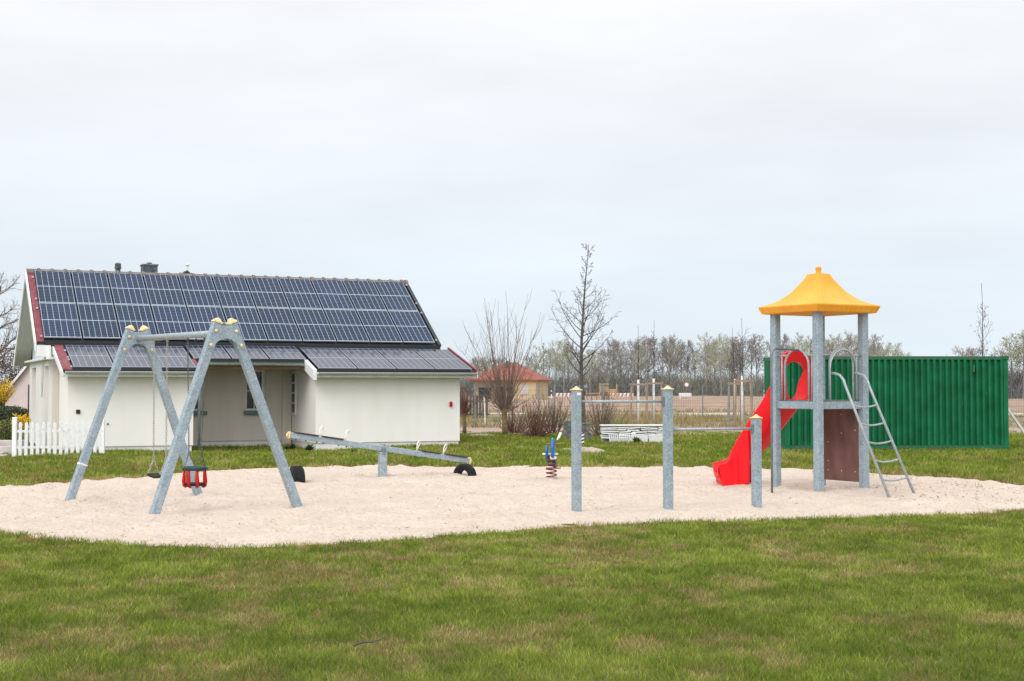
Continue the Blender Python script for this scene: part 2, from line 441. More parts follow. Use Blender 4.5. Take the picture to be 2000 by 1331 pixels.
# ------------------------------------------------------------------ numpy noise
def _hash(ix, iy, seed):
    h = (ix * 374761393 + iy * 668265263 + seed * 974634777) & 0x7fffffff
    h = (h ^ (h >> 13)) * 1274126177 & 0x7fffffff
    return ((h ^ (h >> 16)) & 0xffff) / 65535.0
def vnoise(x, y, seed=0):
    ix, iy = np.floor(x).astype(np.int64), np.floor(y).astype(np.int64)
    fx, fy = x - ix, y - iy
    fx = fx * fx * (3 - 2 * fx); fy = fy * fy * (3 - 2 * fy)
    a, b = _hash(ix, iy, seed), _hash(ix + 1, iy, seed)
    c, d_ = _hash(ix, iy + 1, seed), _hash(ix + 1, iy + 1, seed)
    return (a + (b - a) * fx) * (1 - fy) + (c + (d_ - c) * fx) * fy
def fbm(x, y, seed=0, o=4):
    r = 0; amp = .5; t = 0
    for i in range(o):
        r = r + amp * vnoise(x, y, seed + i * 17); t += amp; x = x * 2.03 + 5.1; y = y * 2.03 + 1.7; amp *= .5
    return r / t

# ------------------------------------------------------------------ sand outline
near_px = [(0, 1041), (110, 1055), (260, 1065), (430, 1070), (560, 1067), (720, 1058), (860, 1051), (960, 1042), (1080, 1033), (1200, 1025), (1400, 1019), (1600, 1013), (1800, 1007), (1900, 1004), (2000, 996)]
far_px = [(2000, 950), (1900, 940), (1800, 933), (1700, 927), (1600, 921), (1500, 918), (1300, 916), (1100, 915), (900, 914), (700, 914), (560, 916), (430, 921), (330, 932), (230, 939), (120, 946), (0, 955)]
ctrl = [gp(x, y) for x, y in near_px] + [V((9.3, 20.3, 0)), V((10.3, 22.0, 0))] + [gp(x, y) for x, y in far_px] + [V((-9.3, 21.3, 0)), V((-9.6, 19.2, 0)), V((-8.0, 17.1, 0))]
poly = []
for i in range(len(ctrl)):
    p0, p1, p2, p3 = (ctrl[(i + k) % len(ctrl)] for k in (-1, 0, 1, 2))
    for s in range(6):
        t = s / 6
        q = .5 * (2 * p1 + (p2 - p0) * t + (2 * p0 - 5 * p1 + 4 * p2 - p3) * t * t + (3 * p1 - p0 - 3 * p2 + p3) * t ** 3)
        poly.append((q.x, q.y))
poly = np.array(poly)
GX0, GX1, GY0, GY1, GS = -13.0, 13.0, 12.0, 32.0, .08
gx = np.arange(GX0, GX1 + 1e-6, GS); gy = np.arange(GY0, GY1 + 1e-6, GS)
XX, YY = np.meshgrid(gx, gy)
def sdf_poly(px, py):
    a = poly; b = np.roll(poly, -1, 0)
    dmin = np.full(px.shape, 1e9); ins = np.zeros(px.shape, bool)
    for (ax, ay), (bx, by) in zip(a, b):
        ex, ey = bx - ax, by - ay
        t = np.clip(((px - ax) * ex + (py - ay) * ey) / (ex * ex + ey * ey + 1e-12), 0, 1)
        dd = (px - ax - t * ex) ** 2 + (py - ay - t * ey) ** 2
        dmin = np.minimum(dmin, dd)
        c = ((ay > py) != (by > py)) & (px < (bx - ax) * (py - ay) / (by - ay + 1e-12) + ax)
        ins ^= c
    return np.where(ins, np.sqrt(dmin), -np.sqrt(dmin))
SDF = sdf_poly(XX, YY)
def sdf(x, y):
    fx = np.clip((x - GX0) / GS, 0, len(gx) - 1.001); fy = np.clip((y - GY0) / GS, 0, len(gy) - 1.001)
    ix, iy = fx.astype(int), fy.astype(int); tx, ty = fx - ix, fy - iy
    v = SDF[iy, ix] * (1 - tx) * (1 - ty) + SDF[iy, ix + 1] * tx * (1 - ty) + SDF[iy + 1, ix] * (1 - tx) * ty + SDF[iy + 1, ix + 1] * tx * ty
    outside = (x < GX0) | (x > GX1) | (y < GY0) | (y > GY1)
    return np.where(outside, -3.0, v)
def rag(x, y): return sdf(x, y) + (fbm(x * 1.4, y * 1.4, 3) - .5) * .30 + (fbm(x * 6, y * 6, 13) - .5) * .22

def gh(x, y):      # lawn height: a slight dip in front of the recess
    x = np.asarray(x, float); y = np.asarray(y, float)
    return -.13 * np.exp(-(((x + 6.3) / 3.0) ** 2 + ((y - 37.6) / 2.5) ** 2)) + .03 * (fbm(x * .35, y * .35, 9) - .5) * np.clip((y - 25) / 5, 0, 1) * (y < 60)

# ------------------------------------------------------------------ ground materials
def noise_ramp(t, vec, scale, stops, detail=5, rough=.55):
    n = node(t, 'ShaderNodeTexNoise'); n.inputs['Scale'].default_value = scale; n.inputs['Detail'].default_value = detail
    n.inputs['Roughness'].default_value = rough
    t.links.new(vec, n.inputs['Vector'])
    r = node(t, 'ShaderNodeValToRGB'); e = r.color_ramp.elements
    e[0].position = stops[0][0]; e[0].color = (*stops[0][1], 1)
    e[1].position = stops[-1][0]; e[1].color = (*stops[-1][1], 1)
    for p, c in stops[1:-1]:
        q = e.new(p); q.color = (*c, 1)
    t.links.new(n.outputs['Fac'], r.inputs[0])
    return r.outputs[0], n.outputs['Fac']
def ground_mat(name, scale, stops, scale2, stops2, f2, bump, bscale, bdist, stretch=None, thr=None):
    m = bpy.data.materials.new(name); m.use_nodes = True
    t = m.node_tree; b = t.nodes['Principled BSDF']; b.inputs['Roughness'].default_value = .95; b.inputs['Specular IOR Level'].default_value = .1
    g = node(t, 'ShaderNodeNewGeometry'); v = g.outputs['Position']
    if stretch:
        mm = node(t, 'ShaderNodeMapping'); mm.inputs['Scale'].default_value = stretch; t.links.new(v, mm.inputs[0]); v = mm.outputs[0]
    c1, _ = noise_ramp(t, v, scale, stops); c2, _ = noise_ramp(t, v, scale2, stops2, 8, .7)
    x = node(t, 'ShaderNodeMix', data_type='RGBA', blend_type='MULTIPLY'); x.inputs[0].default_value = f2
    t.links.new(c1, x.inputs[6]); t.links.new(c2, x.inputs[7]); t.links.new(x.outputs[2], b.inputs['Base Color'])
    n = node(t, 'ShaderNodeTexNoise'); n.inputs['Scale'].default_value = bscale; n.inputs['Detail'].default_value = 6; t.links.new(v, n.inputs['Vector'])
    bp = node(t, 'ShaderNodeBump'); bp.inputs['Strength'].default_value = bump; bp.inputs['Distance'].default_value = bdist
    t.links.new(n.outputs['Fac'], bp.inputs['Height']); t.links.new(bp.outputs[0], b.inputs['Normal'])
    return m
M['lawn'] = ground_mat('lawn_soil', .8, [(.3, (.085, .105, .024)), (.7, (.13, .13, .045))], 30, [(.3, (.55, .55, .5)), (.7, (1.2, 1.15, 1.1))], .8, .5, 40, .02)
M['sand'] = ground_mat('sand', 1.1, [(.3, (.53, .44, .36)), (.7, (.59, .50, .425))], 22, [(.34, (.62, .56, .52)), (.47, (1, 1, 1)), (.75, (1.06, 1.06, 1.05))], .75, .9, 20, .05)
M['soil'] = ground_mat('bare_field_soil', .12, [(.3, (.30, .20, .145)), (.7, (.40, .29, .215))], 1.1, [(.3, (.6, .58, .56)), (.55, (1, 1, 1)), (.8, (1.15, 1.12, 1.1))], .8, .6, 2, .2)
M['rough'] = ground_mat('rough_weedy_ground', .35, [(.32, (.20, .19, .10)), (.5, (.25, .21, .14)), (.7, (.34, .26, .20))], 5, [(.3, (.5, .5, .45)), (.6, (1.1, 1.1, 1.1))], .9, .7, 6, .1)
M['clod'] = ground_mat('cloddy_earth', .6, [(.3, (.33, .235, .19)), (.7, (.42, .32, .265))], 7, [(.3, (.6, .56, .54)), (.6, (1.1, 1.08, 1.05))], .8, .7, 8, .1)
M['path'] = ground_mat('pale_gravel', .3, [(.3, (.46, .38, .32)), (.7, (.56, .48, .42))], 6, [(.3, (.8, .8, .8)), (.7, (1.1, 1.1, 1.1))], .8, .3, 10, .03)

def grid_obj(name, xs, ys, zf, m, kind='structure', smooth=True):
    X, Y = np.meshgrid(xs, ys); Z = zf(X, Y)
    vs = np.stack([X.ravel(), Y.ravel(), np.asarray(Z).ravel()], 1)
    nx, ny = len(xs), len(ys)
    i = (np.arange(ny - 1)[:, None] * nx + np.arange(nx - 1)[None, :]).ravel()
    f = np.stack([i, i + 1, i + nx + 1, i + nx], 1)
    o = np_mesh(name, vs, f.ravel(), np.full(len(f), 4), m, smooth=smooth)
    o['kind'] = kind
    return o
xs = np.concatenate([[-3000, -1200, -500, -200, -90, -50], np.arange(-30, 30.1, .75), [50, 90, 200, 500, 1200, 3000]])
ys = np.concatenate([[-300, -60, -10], np.arange(0, 60.1, .75), [80, 120, 200, 400, 1000, 2500, 5000]])
grid_obj('ground', xs, ys, lambda X, Y: gh(X, Y) - .16 * np.clip((sdf(X, Y) - .5) / .6, 0, 1), M['lawn'])

# sand bed: real relief (scuffs, footprints), dipping under the turf at its edge
step = .06
sx = np.arange(-10.6, 11.2, step); sy = np.arange(13.6, 29.6, step)
prints_rng = np.random.default_rng(4)
PRN = np.stack([prints_rng.uniform(-9, 10, 700), prints_rng.uniform(14, 29, 700), prints_rng.uniform(.08, .17, 700), prints_rng.uniform(.02, .05, 700)], 1)
SPOTS = [(p_.x, p_.y, .20, .022) for p_ in (gp(134, 983), gp(299, 1011), gp(583, 996), gp(389, 972), gp(1126, 1006), gp(1305, 1004), gp(1478, 999), gp(1598, 964), gp(1521, 957), gp(1682, 960), gp(747, 934), gp(1077, 941))] + [(-5.0, 20.0, .7, -.06), (-4.25, 19.1, .6, -.06), (3.2, 23.9, .5, -.05), (5.9, 21.1, .5, -.04), (-3.6, 24.2, .5, -.03), (-.7, 25.6, .5, -.03)]
def sand_z(x, y):
    s = rag(x, y)
    z = .026 + .04 * (fbm(x * 1.3, y * 1.3, 5, 3) - .5) + .06 * (fbm(x * 4.0, y * 4.5, 11, 3) - .5)
    for px, py, r, dpt in PRN:
        x0, x1 = np.searchsorted(sx, [px - .5, px + .5]); y0, y1 = np.searchsorted(sy, [py - .5, py + .5])
        if x1 <= x0 or y1 <= y0: continue
        qx, qy = x[y0:y1, x0:x1], y[y0:y1, x0:x1]
        rr = ((qx - px) / r) ** 2 + ((qy - py) / (r * 1.4)) ** 2
        z[y0:y1, x0:x1] += -dpt * np.exp(-rr) + dpt * .5 * np.exp(-(np.sqrt(rr) - 1.7) ** 2 * 3)
    for hx_, hy_, hr, ha in SPOTS:
        z += ha * np.exp(-(((x - hx_) / hr) ** 2 + ((y - hy_) / hr) ** 2))
    return np.clip(z, -.06, .1) * np.clip(s / .12 + .3, 0, 1) - .06 * np.clip(-s / .15 + .2, 0, 1)
grid_obj('sand_bed', sx, sy, sand_z, M['sand'])

# bands of earth beyond the lawn
def band(name, x0, x1, y0, y1, n, m, amp, fr, base=.004, seed=1, edge=1.0, step=None):
    xs = np.linspace(x0, x1, n[0]); ys = np.linspace(y0, y1, n[1])
    def zf(X, Y):
        e = np.minimum(Y - y0, y1 - Y) / edge + (fbm(X * .5, Y * .5, seed + 5) - .5) * 1.2
        e = np.where((Y <= y0 + 1e-6) | (Y >= y1 - 1e-6), -1, e)
        return np.where(e > 0, base + amp * np.clip(e, 0, 1) * fbm(X * fr, Y * fr * .8, seed, 4), -.06)
    return grid_obj(name, xs, ys, zf, m)
band('bare_earth', -4, 40, 48.6, 59.5, (220, 60), M['clod'], .07, 1.5, .006, 2, .7)
band('rough_ground', -8, 60, 57, 81, (260, 80), M['rough'], .16, .8, .012, 3, 1.0)
band('gravel_path', -14, 90, 80, 91.5, (120, 20), M['path'], .03, .4, .010, 4, 1.0)
def field_z(X, Y):
    e = np.clip((Y - 93) / 4, 0, 1) * np.clip((216 - Y) / 6, 0, 1)
    return -.05 + e * (.10 + .5 * fbm(X * .22, Y * .12, 8, 5) * np.clip((Y - 93) / 10, 0, 1)) + .02
grid_obj('soil_field', np.linspace(-40, 130, 340), np.linspace(92.4, 216, 150), field_z, M['soil'])
band('far_road', -60, 200, 217, 232, (60, 8), M['path'], .02, .1, .1, 6, 1.0)

# ------------------------------------------------------------------ grass
def blade_mat():
    m = bpy.data.materials.new('grass_blades'); m.use_nodes = True
    t = m.node_tree; b = t.nodes['Principled BSDF']; b.inputs['Roughness'].default_value = .7; b.inputs['Specular IOR Level'].default_value = .10
    a = node(t, 'ShaderNodeAttribute', attribute_name='tint')
    sp = node(t, 'ShaderNodeSeparateColor'); t.links.new(a.outputs['Color'], sp.inputs[0])
    r1 = node(t, 'ShaderNodeValToRGB'); e = r1.color_ramp.elements       # green family
    e[0].position = 0; e[0].color = (.074, .125, .013, 1); e[1].position = 1; e[1].color = (.375, .43, .085, 1)
    q = e.new(.5); q.color = (.178, .236, .026, 1)
    r2 = node(t, 'ShaderNodeValToRGB'); e = r2.color_ramp.elements       # straw family
    e[0].position = 0; e[0].color = (.18, .12, .04, 1); e[1].position = 1; e[1].color = (.54, .43, .19, 1)
    t.links.new(sp.outputs[0], r1.inputs[0]); t.links.new(sp.outputs[0], r2.inputs[0])
    x = node(t, 'ShaderNodeMix', data_type='RGBA'); t.links.new(sp.outputs[1], x.inputs[0])
    t.links.new(r1.outputs[0], x.inputs[6]); t.links.new(r2.outputs[0], x.inputs[7])
    t.links.new(x.outputs[2], b.inputs['Base Color'])
    tr = node(t, 'ShaderNodeBsdfTranslucent'); t.links.new(x.outputs[2], tr.inputs[0])
    ms = node(t, 'ShaderNodeMixShader'); ms.inputs[0].default_value = .3
    t.links.new(b.outputs[0], ms.inputs[1]); t.links.new(tr.outputs[0], ms.inputs[2])
    t.links.new(ms.outputs[0], t.nodes['Material Output'].inputs[0])
    return m
M['blade'] = blade_mat()
rng = np.random.default_rng(7)
TH = R(23.8); UX, UY = math.cos(TH), math.sin(TH)
HO = (-1.47, 40.07)
def house_local(x, y):
    dx, dy = x - HO[0], y - HO[1]
    return dx * UX + dy * UY, -dx * UY + dy * UX
def dryness(x, y):
    big = fbm(x * .55, y * .38, 21, 4); sm = fbm(x * 2.6, y * 2.0, 31, 3)
    mid = fbm(x * 1.5 + 9, y * 1.1, 27, 4)
    return np.clip((big - .50) * 1.0 + (mid - .5) * 1.9 + (sm - .5) * 2.4 + (fbm(x * 6.5, y * 6.0, 37, 2) - .5) * 1.6 + .19, .05, .88)
def grass(name, n, y0, y1, dens, wid, hgt, kind):
    """dens(y): blades per square metre, wid(y) and hgt"""
    ymax = y1
    pts = []
    yy = np.linspace(y0, y1, 60)
    area_w = (.72 * yy + 8.0) * dens(yy)
    cdf = np.cumsum(area_w); tot = np.trapezoid(area_w, yy) if hasattr(np, 'trapezoid') else np.trapz(area_w, yy)
    n = int(tot)
    y = np.interp(rng.random(n) * cdf[-1], cdf, yy) + rng.normal(0, (y1 - y0) / 200, n)
    x = (rng.random(n) * 2 - 1) * (.36 * y + 4.0)
    s = rag(x, y)
    hx, hy = house_local(x, y)
    stray = (fbm(x * 2.3, y * 2.3, 81, 3) > np.where(x > 5.5, .60, .66)) & (s < np.where(x > 5.5, 1.4, .5)) & (rng.random(n) < .10)
    keep = ((s < .02 + rng.random(n) ** 3 * .16) | stray) & ~((hx > -10.6) & (hx < .0) & (hy > .0) & (hy < 8) & ~((hx > -7.4) & (hx < -4.2) & (hy < 2.4)))
    keep &= (y < 49.5 + 1.5 * (fbm(x * .6, y * .6, 41) - .5)) | (fbm(x * .4, y * .3, 44) > .56)
    keep &= ~((x < -11.3) & (y > 32.5) & (x < -11.3 - (y - 32.5) * .0))
    x, y, s = x[keep], y[keep], s[keep]; n = len(x)
    clump = fbm(x * 3.1, y * 3.1, 51, 3)
    dry = dryness(x, y)
    edge = np.exp(-np.clip(-s, 0, 9) / .22)
    dry = np.clip(dry + edge * np.where(y > 21, .75, .35), 0, .97)
    isdry = (rng.random(n) < dry).astype(float)
    h = hgt * (.55 + .9 * rng.random(n)) * (.55 + .9 * clump) * (1 - .25 * isdry) * (1 + edge * .25)
    ang = rng.random(n) * 2 * np.pi; lean = (.25 + .9 * rng.random(n)) * h
    lx, ly = np.cos(ang) * lean, np.sin(ang) * lean
    wd = wid(y) * (.6 + .8 * rng.random(n)); a2 = rng.random(n) * np.pi
    wx, wy = np.cos(a2) * wd / 2, np.sin(a2) * wd / 2 * .6
    z0 = gh(x, y) - .004
    P = np.empty((n, 5, 3))
    P[:, 0] = np.stack([x - wx, y - wy, z0], 1); P[:, 1] = np.stack([x + wx, y + wy, z0], 1)
    P[:, 2] = np.stack([x + wx * .75 + lx * .4, y + wy * .75 + ly * .4, z0 + h * .62], 1)
    P[:, 3] = np.stack([x - wx * .75 + lx * .4, y - wy * .75 + ly * .4, z0 + h * .62], 1)
    P[:, 4] = np.stack([x + lx, y + ly, z0 + h], 1)
    b = (np.arange(n) * 5)[:, None]
    f = np.concatenate([b + np.array([0, 1, 2, 3]), b + np.array([3, 2, 4])], 1).ravel()
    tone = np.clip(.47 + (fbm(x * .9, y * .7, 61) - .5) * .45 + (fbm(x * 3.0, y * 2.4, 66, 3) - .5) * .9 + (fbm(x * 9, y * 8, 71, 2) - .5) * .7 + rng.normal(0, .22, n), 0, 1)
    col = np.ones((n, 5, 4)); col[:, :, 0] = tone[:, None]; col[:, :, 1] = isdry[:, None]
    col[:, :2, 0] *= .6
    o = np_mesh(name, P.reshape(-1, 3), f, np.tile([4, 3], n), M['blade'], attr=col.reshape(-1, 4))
    o['label'] = kind; o['category'] = 'grass'; o['kind'] = 'stuff'
    return o
grass('lawn_grass', 0, 7.0, 20.5, lambda y: 5600 * (8 / y) ** 1.35, lambda y: .0032 * (y / 8) ** .85, .042, 'short patchy green and straw coloured grass in front of the sand')
grass('far_lawn_grass', 0, 21.5, 51.5, lambda y: 950 * (25 / y) ** 1.6, lambda y: .011 * (y / 25) ** 1.0, .085, 'short green grass between the sand and the white building')

def stalks(name, label, x0, x1, y0, y1, n, h0, h1, wd, thr, seed, greenf):
    r = np.random.default_rng(seed); x = r.uniform(x0, x1, n); y = r.uniform(y0, y1, n)
    k = (fbm(x * .45, y * .25, seed, 4) > thr) & (np.abs(x) < .36 * y + 3); x, y = x[k], y[k]; n = len(x)
    h = r.uniform(h0, h1, n) * (.5 + fbm(x * .8, y * .5, seed + 1)); ln = r.normal(0, .45, (n, 2)) * h[:, None]
    P = np.empty((n, 3, 3)); P[:, 0] = np.stack([x - wd / 2, y, 0 * x], 1); P[:, 1] = np.stack([x + wd / 2, y, 0 * x], 1); P[:, 2] = np.stack([x + ln[:, 0], y + ln[:, 1], h], 1)
    g = (fbm(x * .3, y * .2, seed + 2) < greenf); col = np.ones((n, 3, 4)); col[:, :, 0] = (r.random(n) * .7)[:, None]; col[:, :, 1] = np.where(g, 0., 1.)[:, None]
    o = np_mesh(name, P.reshape(-1, 3), np.arange(n * 3), np.full(n, 3), M['blade'], attr=col.reshape(-1, 4))
    o['kind'] = 'stuff'; o['label'] = label; o['category'] = 'dry weeds'; return o
stalks('dry_weeds', 'dry brown stalks and green tufts on the rough ground behind the wire fence', -10, 45, 56, 81, 42000, .10, .42, .035, .46, 91, .46)
stalks('dry_weeds', 'sparse weeds along the ridge of the bare soil field', -10, 60, 92, 125, 16000, .15, .4, .06, .56, 95, .52)

# ------------------------------------------------------------------ house (local x = along the front, y = back, z = up)
hs = thing('white_house', 'low white rendered house with solar panels on both roof slopes and a recessed porch', 'house', (HO[0], HO[1], 0), TH)
SL1 = (2.75 - 2.10) / 2.10      # low roof
def z1(t): return 2.08 + (t + .35) * SL1
def z2(t): return 2.85 + (t - 1.75) * (4.886 - 2.85) / (4.70 - 1.75)
wz = -.3
wb = MB()
def wseg(b, p, q, z0, z1_, th=.0):
    pass
# right block, left block, back wall of the recess, gables: closed wall prisms
def wallbox(b, x0, x1, y0, y1, z0, z1v): b.bb((x0, y0, z0), (x1, y1, z1v))
# front block walls as thick slabs
wb.bb((-4.18, 0, .13), (0, .3, 2.14))                     # right front
wb.bb((-.3, .3, .13), (0, 7.56, 2.2))                     # right end
def swall(x0, x1, y0, y1): wb.prism([(y0, .13), (y1, .13), (y1, z1(y1) - .085), (y0, z1(y0) - .085)], ((x0 + x1) / 2, 0, 0), (0, 1, 0), (0, 0, 1), (1, 0, 0), x1 - x0)
swall(-4.18, -3.88, .3, 2.5)
wb.bb((-10.6, 0, .13), (-7.46, .3, 2.14))                 # left front
swall(-7.76, -7.46, .3, 2.5)
swall(-10.6, -10.3, .3, 1.9)
wb.bb((-10.6, 7.26, .13), (-.3, 7.56, 2.3))               # rear
wb.build('wall', M['wall'], hs)
pb = MB()
pb.bb((-4.15, .03, wz), (-.03, .3, .13)); pb.bb((-.3, .3, wz), (-.03, 7.5, .13)); pb.bb((-4.15, .3, wz), (-3.88, 2.5, .13))
pb.bb((-10.57, .03, wz), (-7.49, .3, .13)); pb.bb((-7.76, .3, wz), (-7.49, 2.5, .13)); pb.bb((-10.57, .3, wz), (-10.3, 1.9, .13))
pb.bb((-7.46, 2.54, wz), (-4.18, 2.8, .13))
pb.build('plinth', M['plinth'], hs)
# left gable end: main wall stands proud, with two tall slots
gb = MB()
X0, X1 = -10.85, -10.6
for a, b_ in ((1.9, 2.2), (3.3, 5.6), (6.75, 7.56)): gb.bb((X0, a, -.2), (X1 + .1, b_, 2.36))
for a, b_ in ((2.2, 3.3), (5.6, 6.75)): gb.bb((X0, a, 2.20), (X1 + .1, b_, 2.36)); gb.bb((X0 + .18, a, -.2), (X1 + .1, b_, 2.2))
gb.build('gable_wall', M['plinth'], hs)
s_ = MB(); s_.bb((-10.78, 1.885, .1), (-10.63, 1.9, 2.2)); s_.build('slot_shade_strip', M['wall_rec'], hs)  # flat strip, the slot's shade is put into its darker colour
gt = MB()   # gable triangle, boarded
def gtri(b, x, th, tm=4.7):
    b.prism([(1.75, 2.42), (7.56, 2.42), (7.56, 2.80), (4.70, 4.74), (1.75, 2.75)], (x, 0, 0), (0, 1, 0), (0, 0, 1), (1, 0, 0), th)
gtri(gt, -10.72, .12); gt.build('gable_boards', M['siding'], hs)
g2 = MB(); gtri(g2, -.15, .2); g2.build('gable_boards', M['wall'], hs)
led = MB(); led.bb((-10.98, 1.5, 2.36), (-10.5, 7.9, 2.42)); led.build('ledge', M['white_paint'], hs, bevel=.01)
# recess back wall
rb = MB()
for x0, x1 in ((-7.46, -7.12), (-6.68, -5.50), (-4.94, -4.18)): rb.bb((x0, 2.5, .13), (x1, 2.8, 2.7))
for x0, x1 in ((-7.12, -6.68), (-5.50, -4.94)): rb.bb((x0, 2.5, .13), (x1, 2.8, .98)); rb.bb((x0, 2.5, 2.12), (x1, 2.8, 2.7))
rb.bb((-4.46, 2.42, .0), (-4.2, 2.5, 2.6))
rb.build('porch_wall', M['wall_rec'], hs)
for x0, x1 in ((-7.12, -6.68), (-5.50, -4.94)):
    f = MB()
    f.bb((x0, 2.56, .98), (x0 + .05, 2.62, 2.12)); f.bb((x1 - .09, 2.56, .98), (x1, 2.62, 2.12))
    f.bb((x0 + .05, 2.56, .98), (x1 - .09, 2.62, 1.03)); f.bb((x0 + .05, 2.56, 2.07), (x1 - .09, 2.62, 2.12))
    mxx = (x0 + x1) / 2 - .02
    f.bb((mxx - .012, 2.565, 1.03), (mxx + .012, 2.61, 2.07)); f.bb((x0 + .05, 2.567, 1.52), (x1 - .09, 2.608, 1.545))
    wo = f.build('window', M['white_paint'], hs)
    g = MB(); g.bb((x0 + .04, 2.63, 1.0), (x1 - .05, 2.65, 2.1)); g.build('pane', M['glass'], wo)
    si = MB(); si.bb((x0 - .06, 2.38, .90), (x1 + .08, 2.52, .94)); si.bb((x0 - .06, 2.36, .86), (x1 + .08, 2.38, .97)); si.build('sill', M['ceramic'], wo, bevel=.008)
# narrow window on the side of the right block
f = MB(); f.bb((-4.22, 1.95, .85), (-4.181, 2.35, 2.08)); wo = f.build('window', M['white_paint'], hs)
g = MB()
for k in range(4): g.bb((-4.232, 2.02, .92 + k * .285), (-4.221, 2.28, 1.165 + k * .285))
g.build('pane', M['glass'], wo)
# little boxes on the walls
b = MB(); b.box((-.28, -.035, 1.16), (.07, .07, .14)); b.box((-.28, -.075, 1.17), (.05, .02, .08)); b.build('alarm_box', M['red_paint'], hs, bevel=.012)
b = MB(); b.box((-10.35, -.02, 1.02), (.10, .04, .10)); b.build('socket_box', M['flash'], hs, bevel=.008)
b = MB(); b.box((-9.62, -.02, .70), (.04, .03, .04)); b.build('socket_box', M['flash'], hs, bevel=.008)
b = MB(); b.box((-4.72, 2.47, .52), (.09, .04, .09)); b.build('socket_box', M['flash'], hs, bevel=.008)

# roofs: slabs with thickness
def slab(b, x0, x1, t0, zA, t1, zB, th):
    b.add([(x0, t0, zA), (x1, t0, zA), (x1, t1, zB), (x0, t1, zB), (x0, t0, zA - th), (x1, t0, zA - th), (x1, t1, zB - th), (x0, t1, zB - th)],
          [(0, 1, 2, 3), (7, 6, 5, 4), (0, 4, 5, 1), (1, 5, 6, 2), (2, 6, 7, 3), (3, 7, 4, 0)])
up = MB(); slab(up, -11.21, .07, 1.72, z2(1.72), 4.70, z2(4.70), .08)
up.build('roof', M['flash'], hs)  # black slab: the panels' shade on the roof sheets is put into its colour
rs0 = MB(); rs0.prism([(1.70, z2(1.70) + .004), (4.60, z2(4.60) + .004), (4.60, z2(4.60) + .03), (1.70, z2(1.70) + .03)], (-11.11, 0, 0), (0, 1, 0), (0, 0, 1), (1, 0, 0), .17); rs0.build('roof_edge_trim', M['red_metal'], hs)
bk = MB(); slab(bk, -11.21, .07, 8.4, 2.35, 4.70, z2(4.70), .08); roof_b = bk.build('roof_back', M['brown_roof'], hs)
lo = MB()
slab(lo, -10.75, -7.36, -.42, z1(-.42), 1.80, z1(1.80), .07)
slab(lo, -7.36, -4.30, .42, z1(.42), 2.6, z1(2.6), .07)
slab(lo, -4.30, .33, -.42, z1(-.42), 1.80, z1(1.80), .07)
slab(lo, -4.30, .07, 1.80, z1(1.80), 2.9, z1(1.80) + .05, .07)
lo.build('lower_roof', M['flash'], hs)  # lower slabs black too, shade under the panels painted in
# white barge boards and soffits
def board(poly_, x, th):
    bd = MB(); bd.prism(poly_, (x, 0, 0), (0, 1, 0), (0, 0, 1), (1, 0, 0), th); bd.build('barge_board', M['white_paint'], hs)
board([(1.66, z2(1.66) - .20), (1.66, z2(1.66) + .02), (4.70, z2(4.70) + .02), (8.45, 2.34), (8.45, 2.10), (4.70, z2(4.70) - .20)], -11.235, .04)
rk_ = [(-.44, z1(-.44) - .16), (-.44, z1(-.44) - .0), (1.75, z1(1.75) + .0), (1.75, z1(1.75) - .16)]
board(rk_, -10.795, .04); board(rk_, .355, .04)
board([(-.46, z1(-.46) - .22), (-.46, z1(-.46) + .05), (.47, z1(.47) + .05), (.47, z1(.47) - .22)], -4.33, .10)
bd = MB(); bd.bb((-11.21, 1.60, z2(1.66) - .36), (-10.86, 1.98, z2(1.66) - .06)); bd.build('boxed_eave', M['white_paint'], hs)
sf = MB(); slab(sf, -11.2, -10.78, 1.75, z2(1.75) - .085, 4.70, z2(4.70) - .085, .03); slab(sf, -11.2, -10.78, 8.35, 2.30, 4.70, z2(4.70) - .12, .03)
sf.build('soffit', M['soffit'], hs)
for rx, rw, rh, ra_, rb2 in ((.33, .05, .075, -.44, 1.75), (-10.66, .22, .04, -.44, 1.75), (-7.39, .10, .05, -.44, .47)):
    rt = MB(); rt.prism([(ra_, z1(ra_) + .005), (ra_, z1(ra_) + rh), (rb2, z1(rb2) + rh), (rb2, z1(rb2) + .005)], (rx, 0, 0), (0, 1, 0), (0, 0, 1), (1, 0, 0), rw); rt.build('roof_edge_trim', M['red_metal'], hs)
ft = MB(); ft.prism([(1.70, z2(1.70) + .0), (1.70, z2(1.70) + .07), (4.66, z2(4.66) + .07), (4.66, z2(4.66) + .0)], (.04, 0, 0), (0, 1, 0), (0, 0, 1), (1, 0, 0), .10)
ft.bb((-11.0, 1.66, z2(1.70) - .12), (.05, 1.70, z2(1.70) + .02))
for x0, x1, t in ((-10.55, -7.40, -.42), (-4.25, .15, -.42)): ft.bb((x0, t - .02, z1(t) + .005), (x1, t + .015, z1(t) + .075))
ft.bb((-7.3, .38, z1(.4) + .005), (-4.4, .41, z1(.4) + .08))
ft.build('flashing', M['flash'], hs)
# ridge tiles
rr_ = MB(); k = 0; x = -11.22
while x < .05:
    x2 = min(x + .36, .08)
    pr = [(-.13, -.06), (-.10, .02), (-.05, .055), (0, .065), (.05, .055), (.10, .02), (.13, -.06)]
    for (u0, u1, sc_) in ((x, x2 - .07, 1.0), (x2 - .07, x2, 1.42)):
        rr_.prism([(a * sc_, c * sc_) for a, c in pr], ((u0 + u1) / 2, 4.70, 4.90), (0, 1, 0), (0, 0, 1), (1, 0, 0), u1 - u0)
    x = x2
rr_.build('ridge_tiles', M['ridge'], hs)
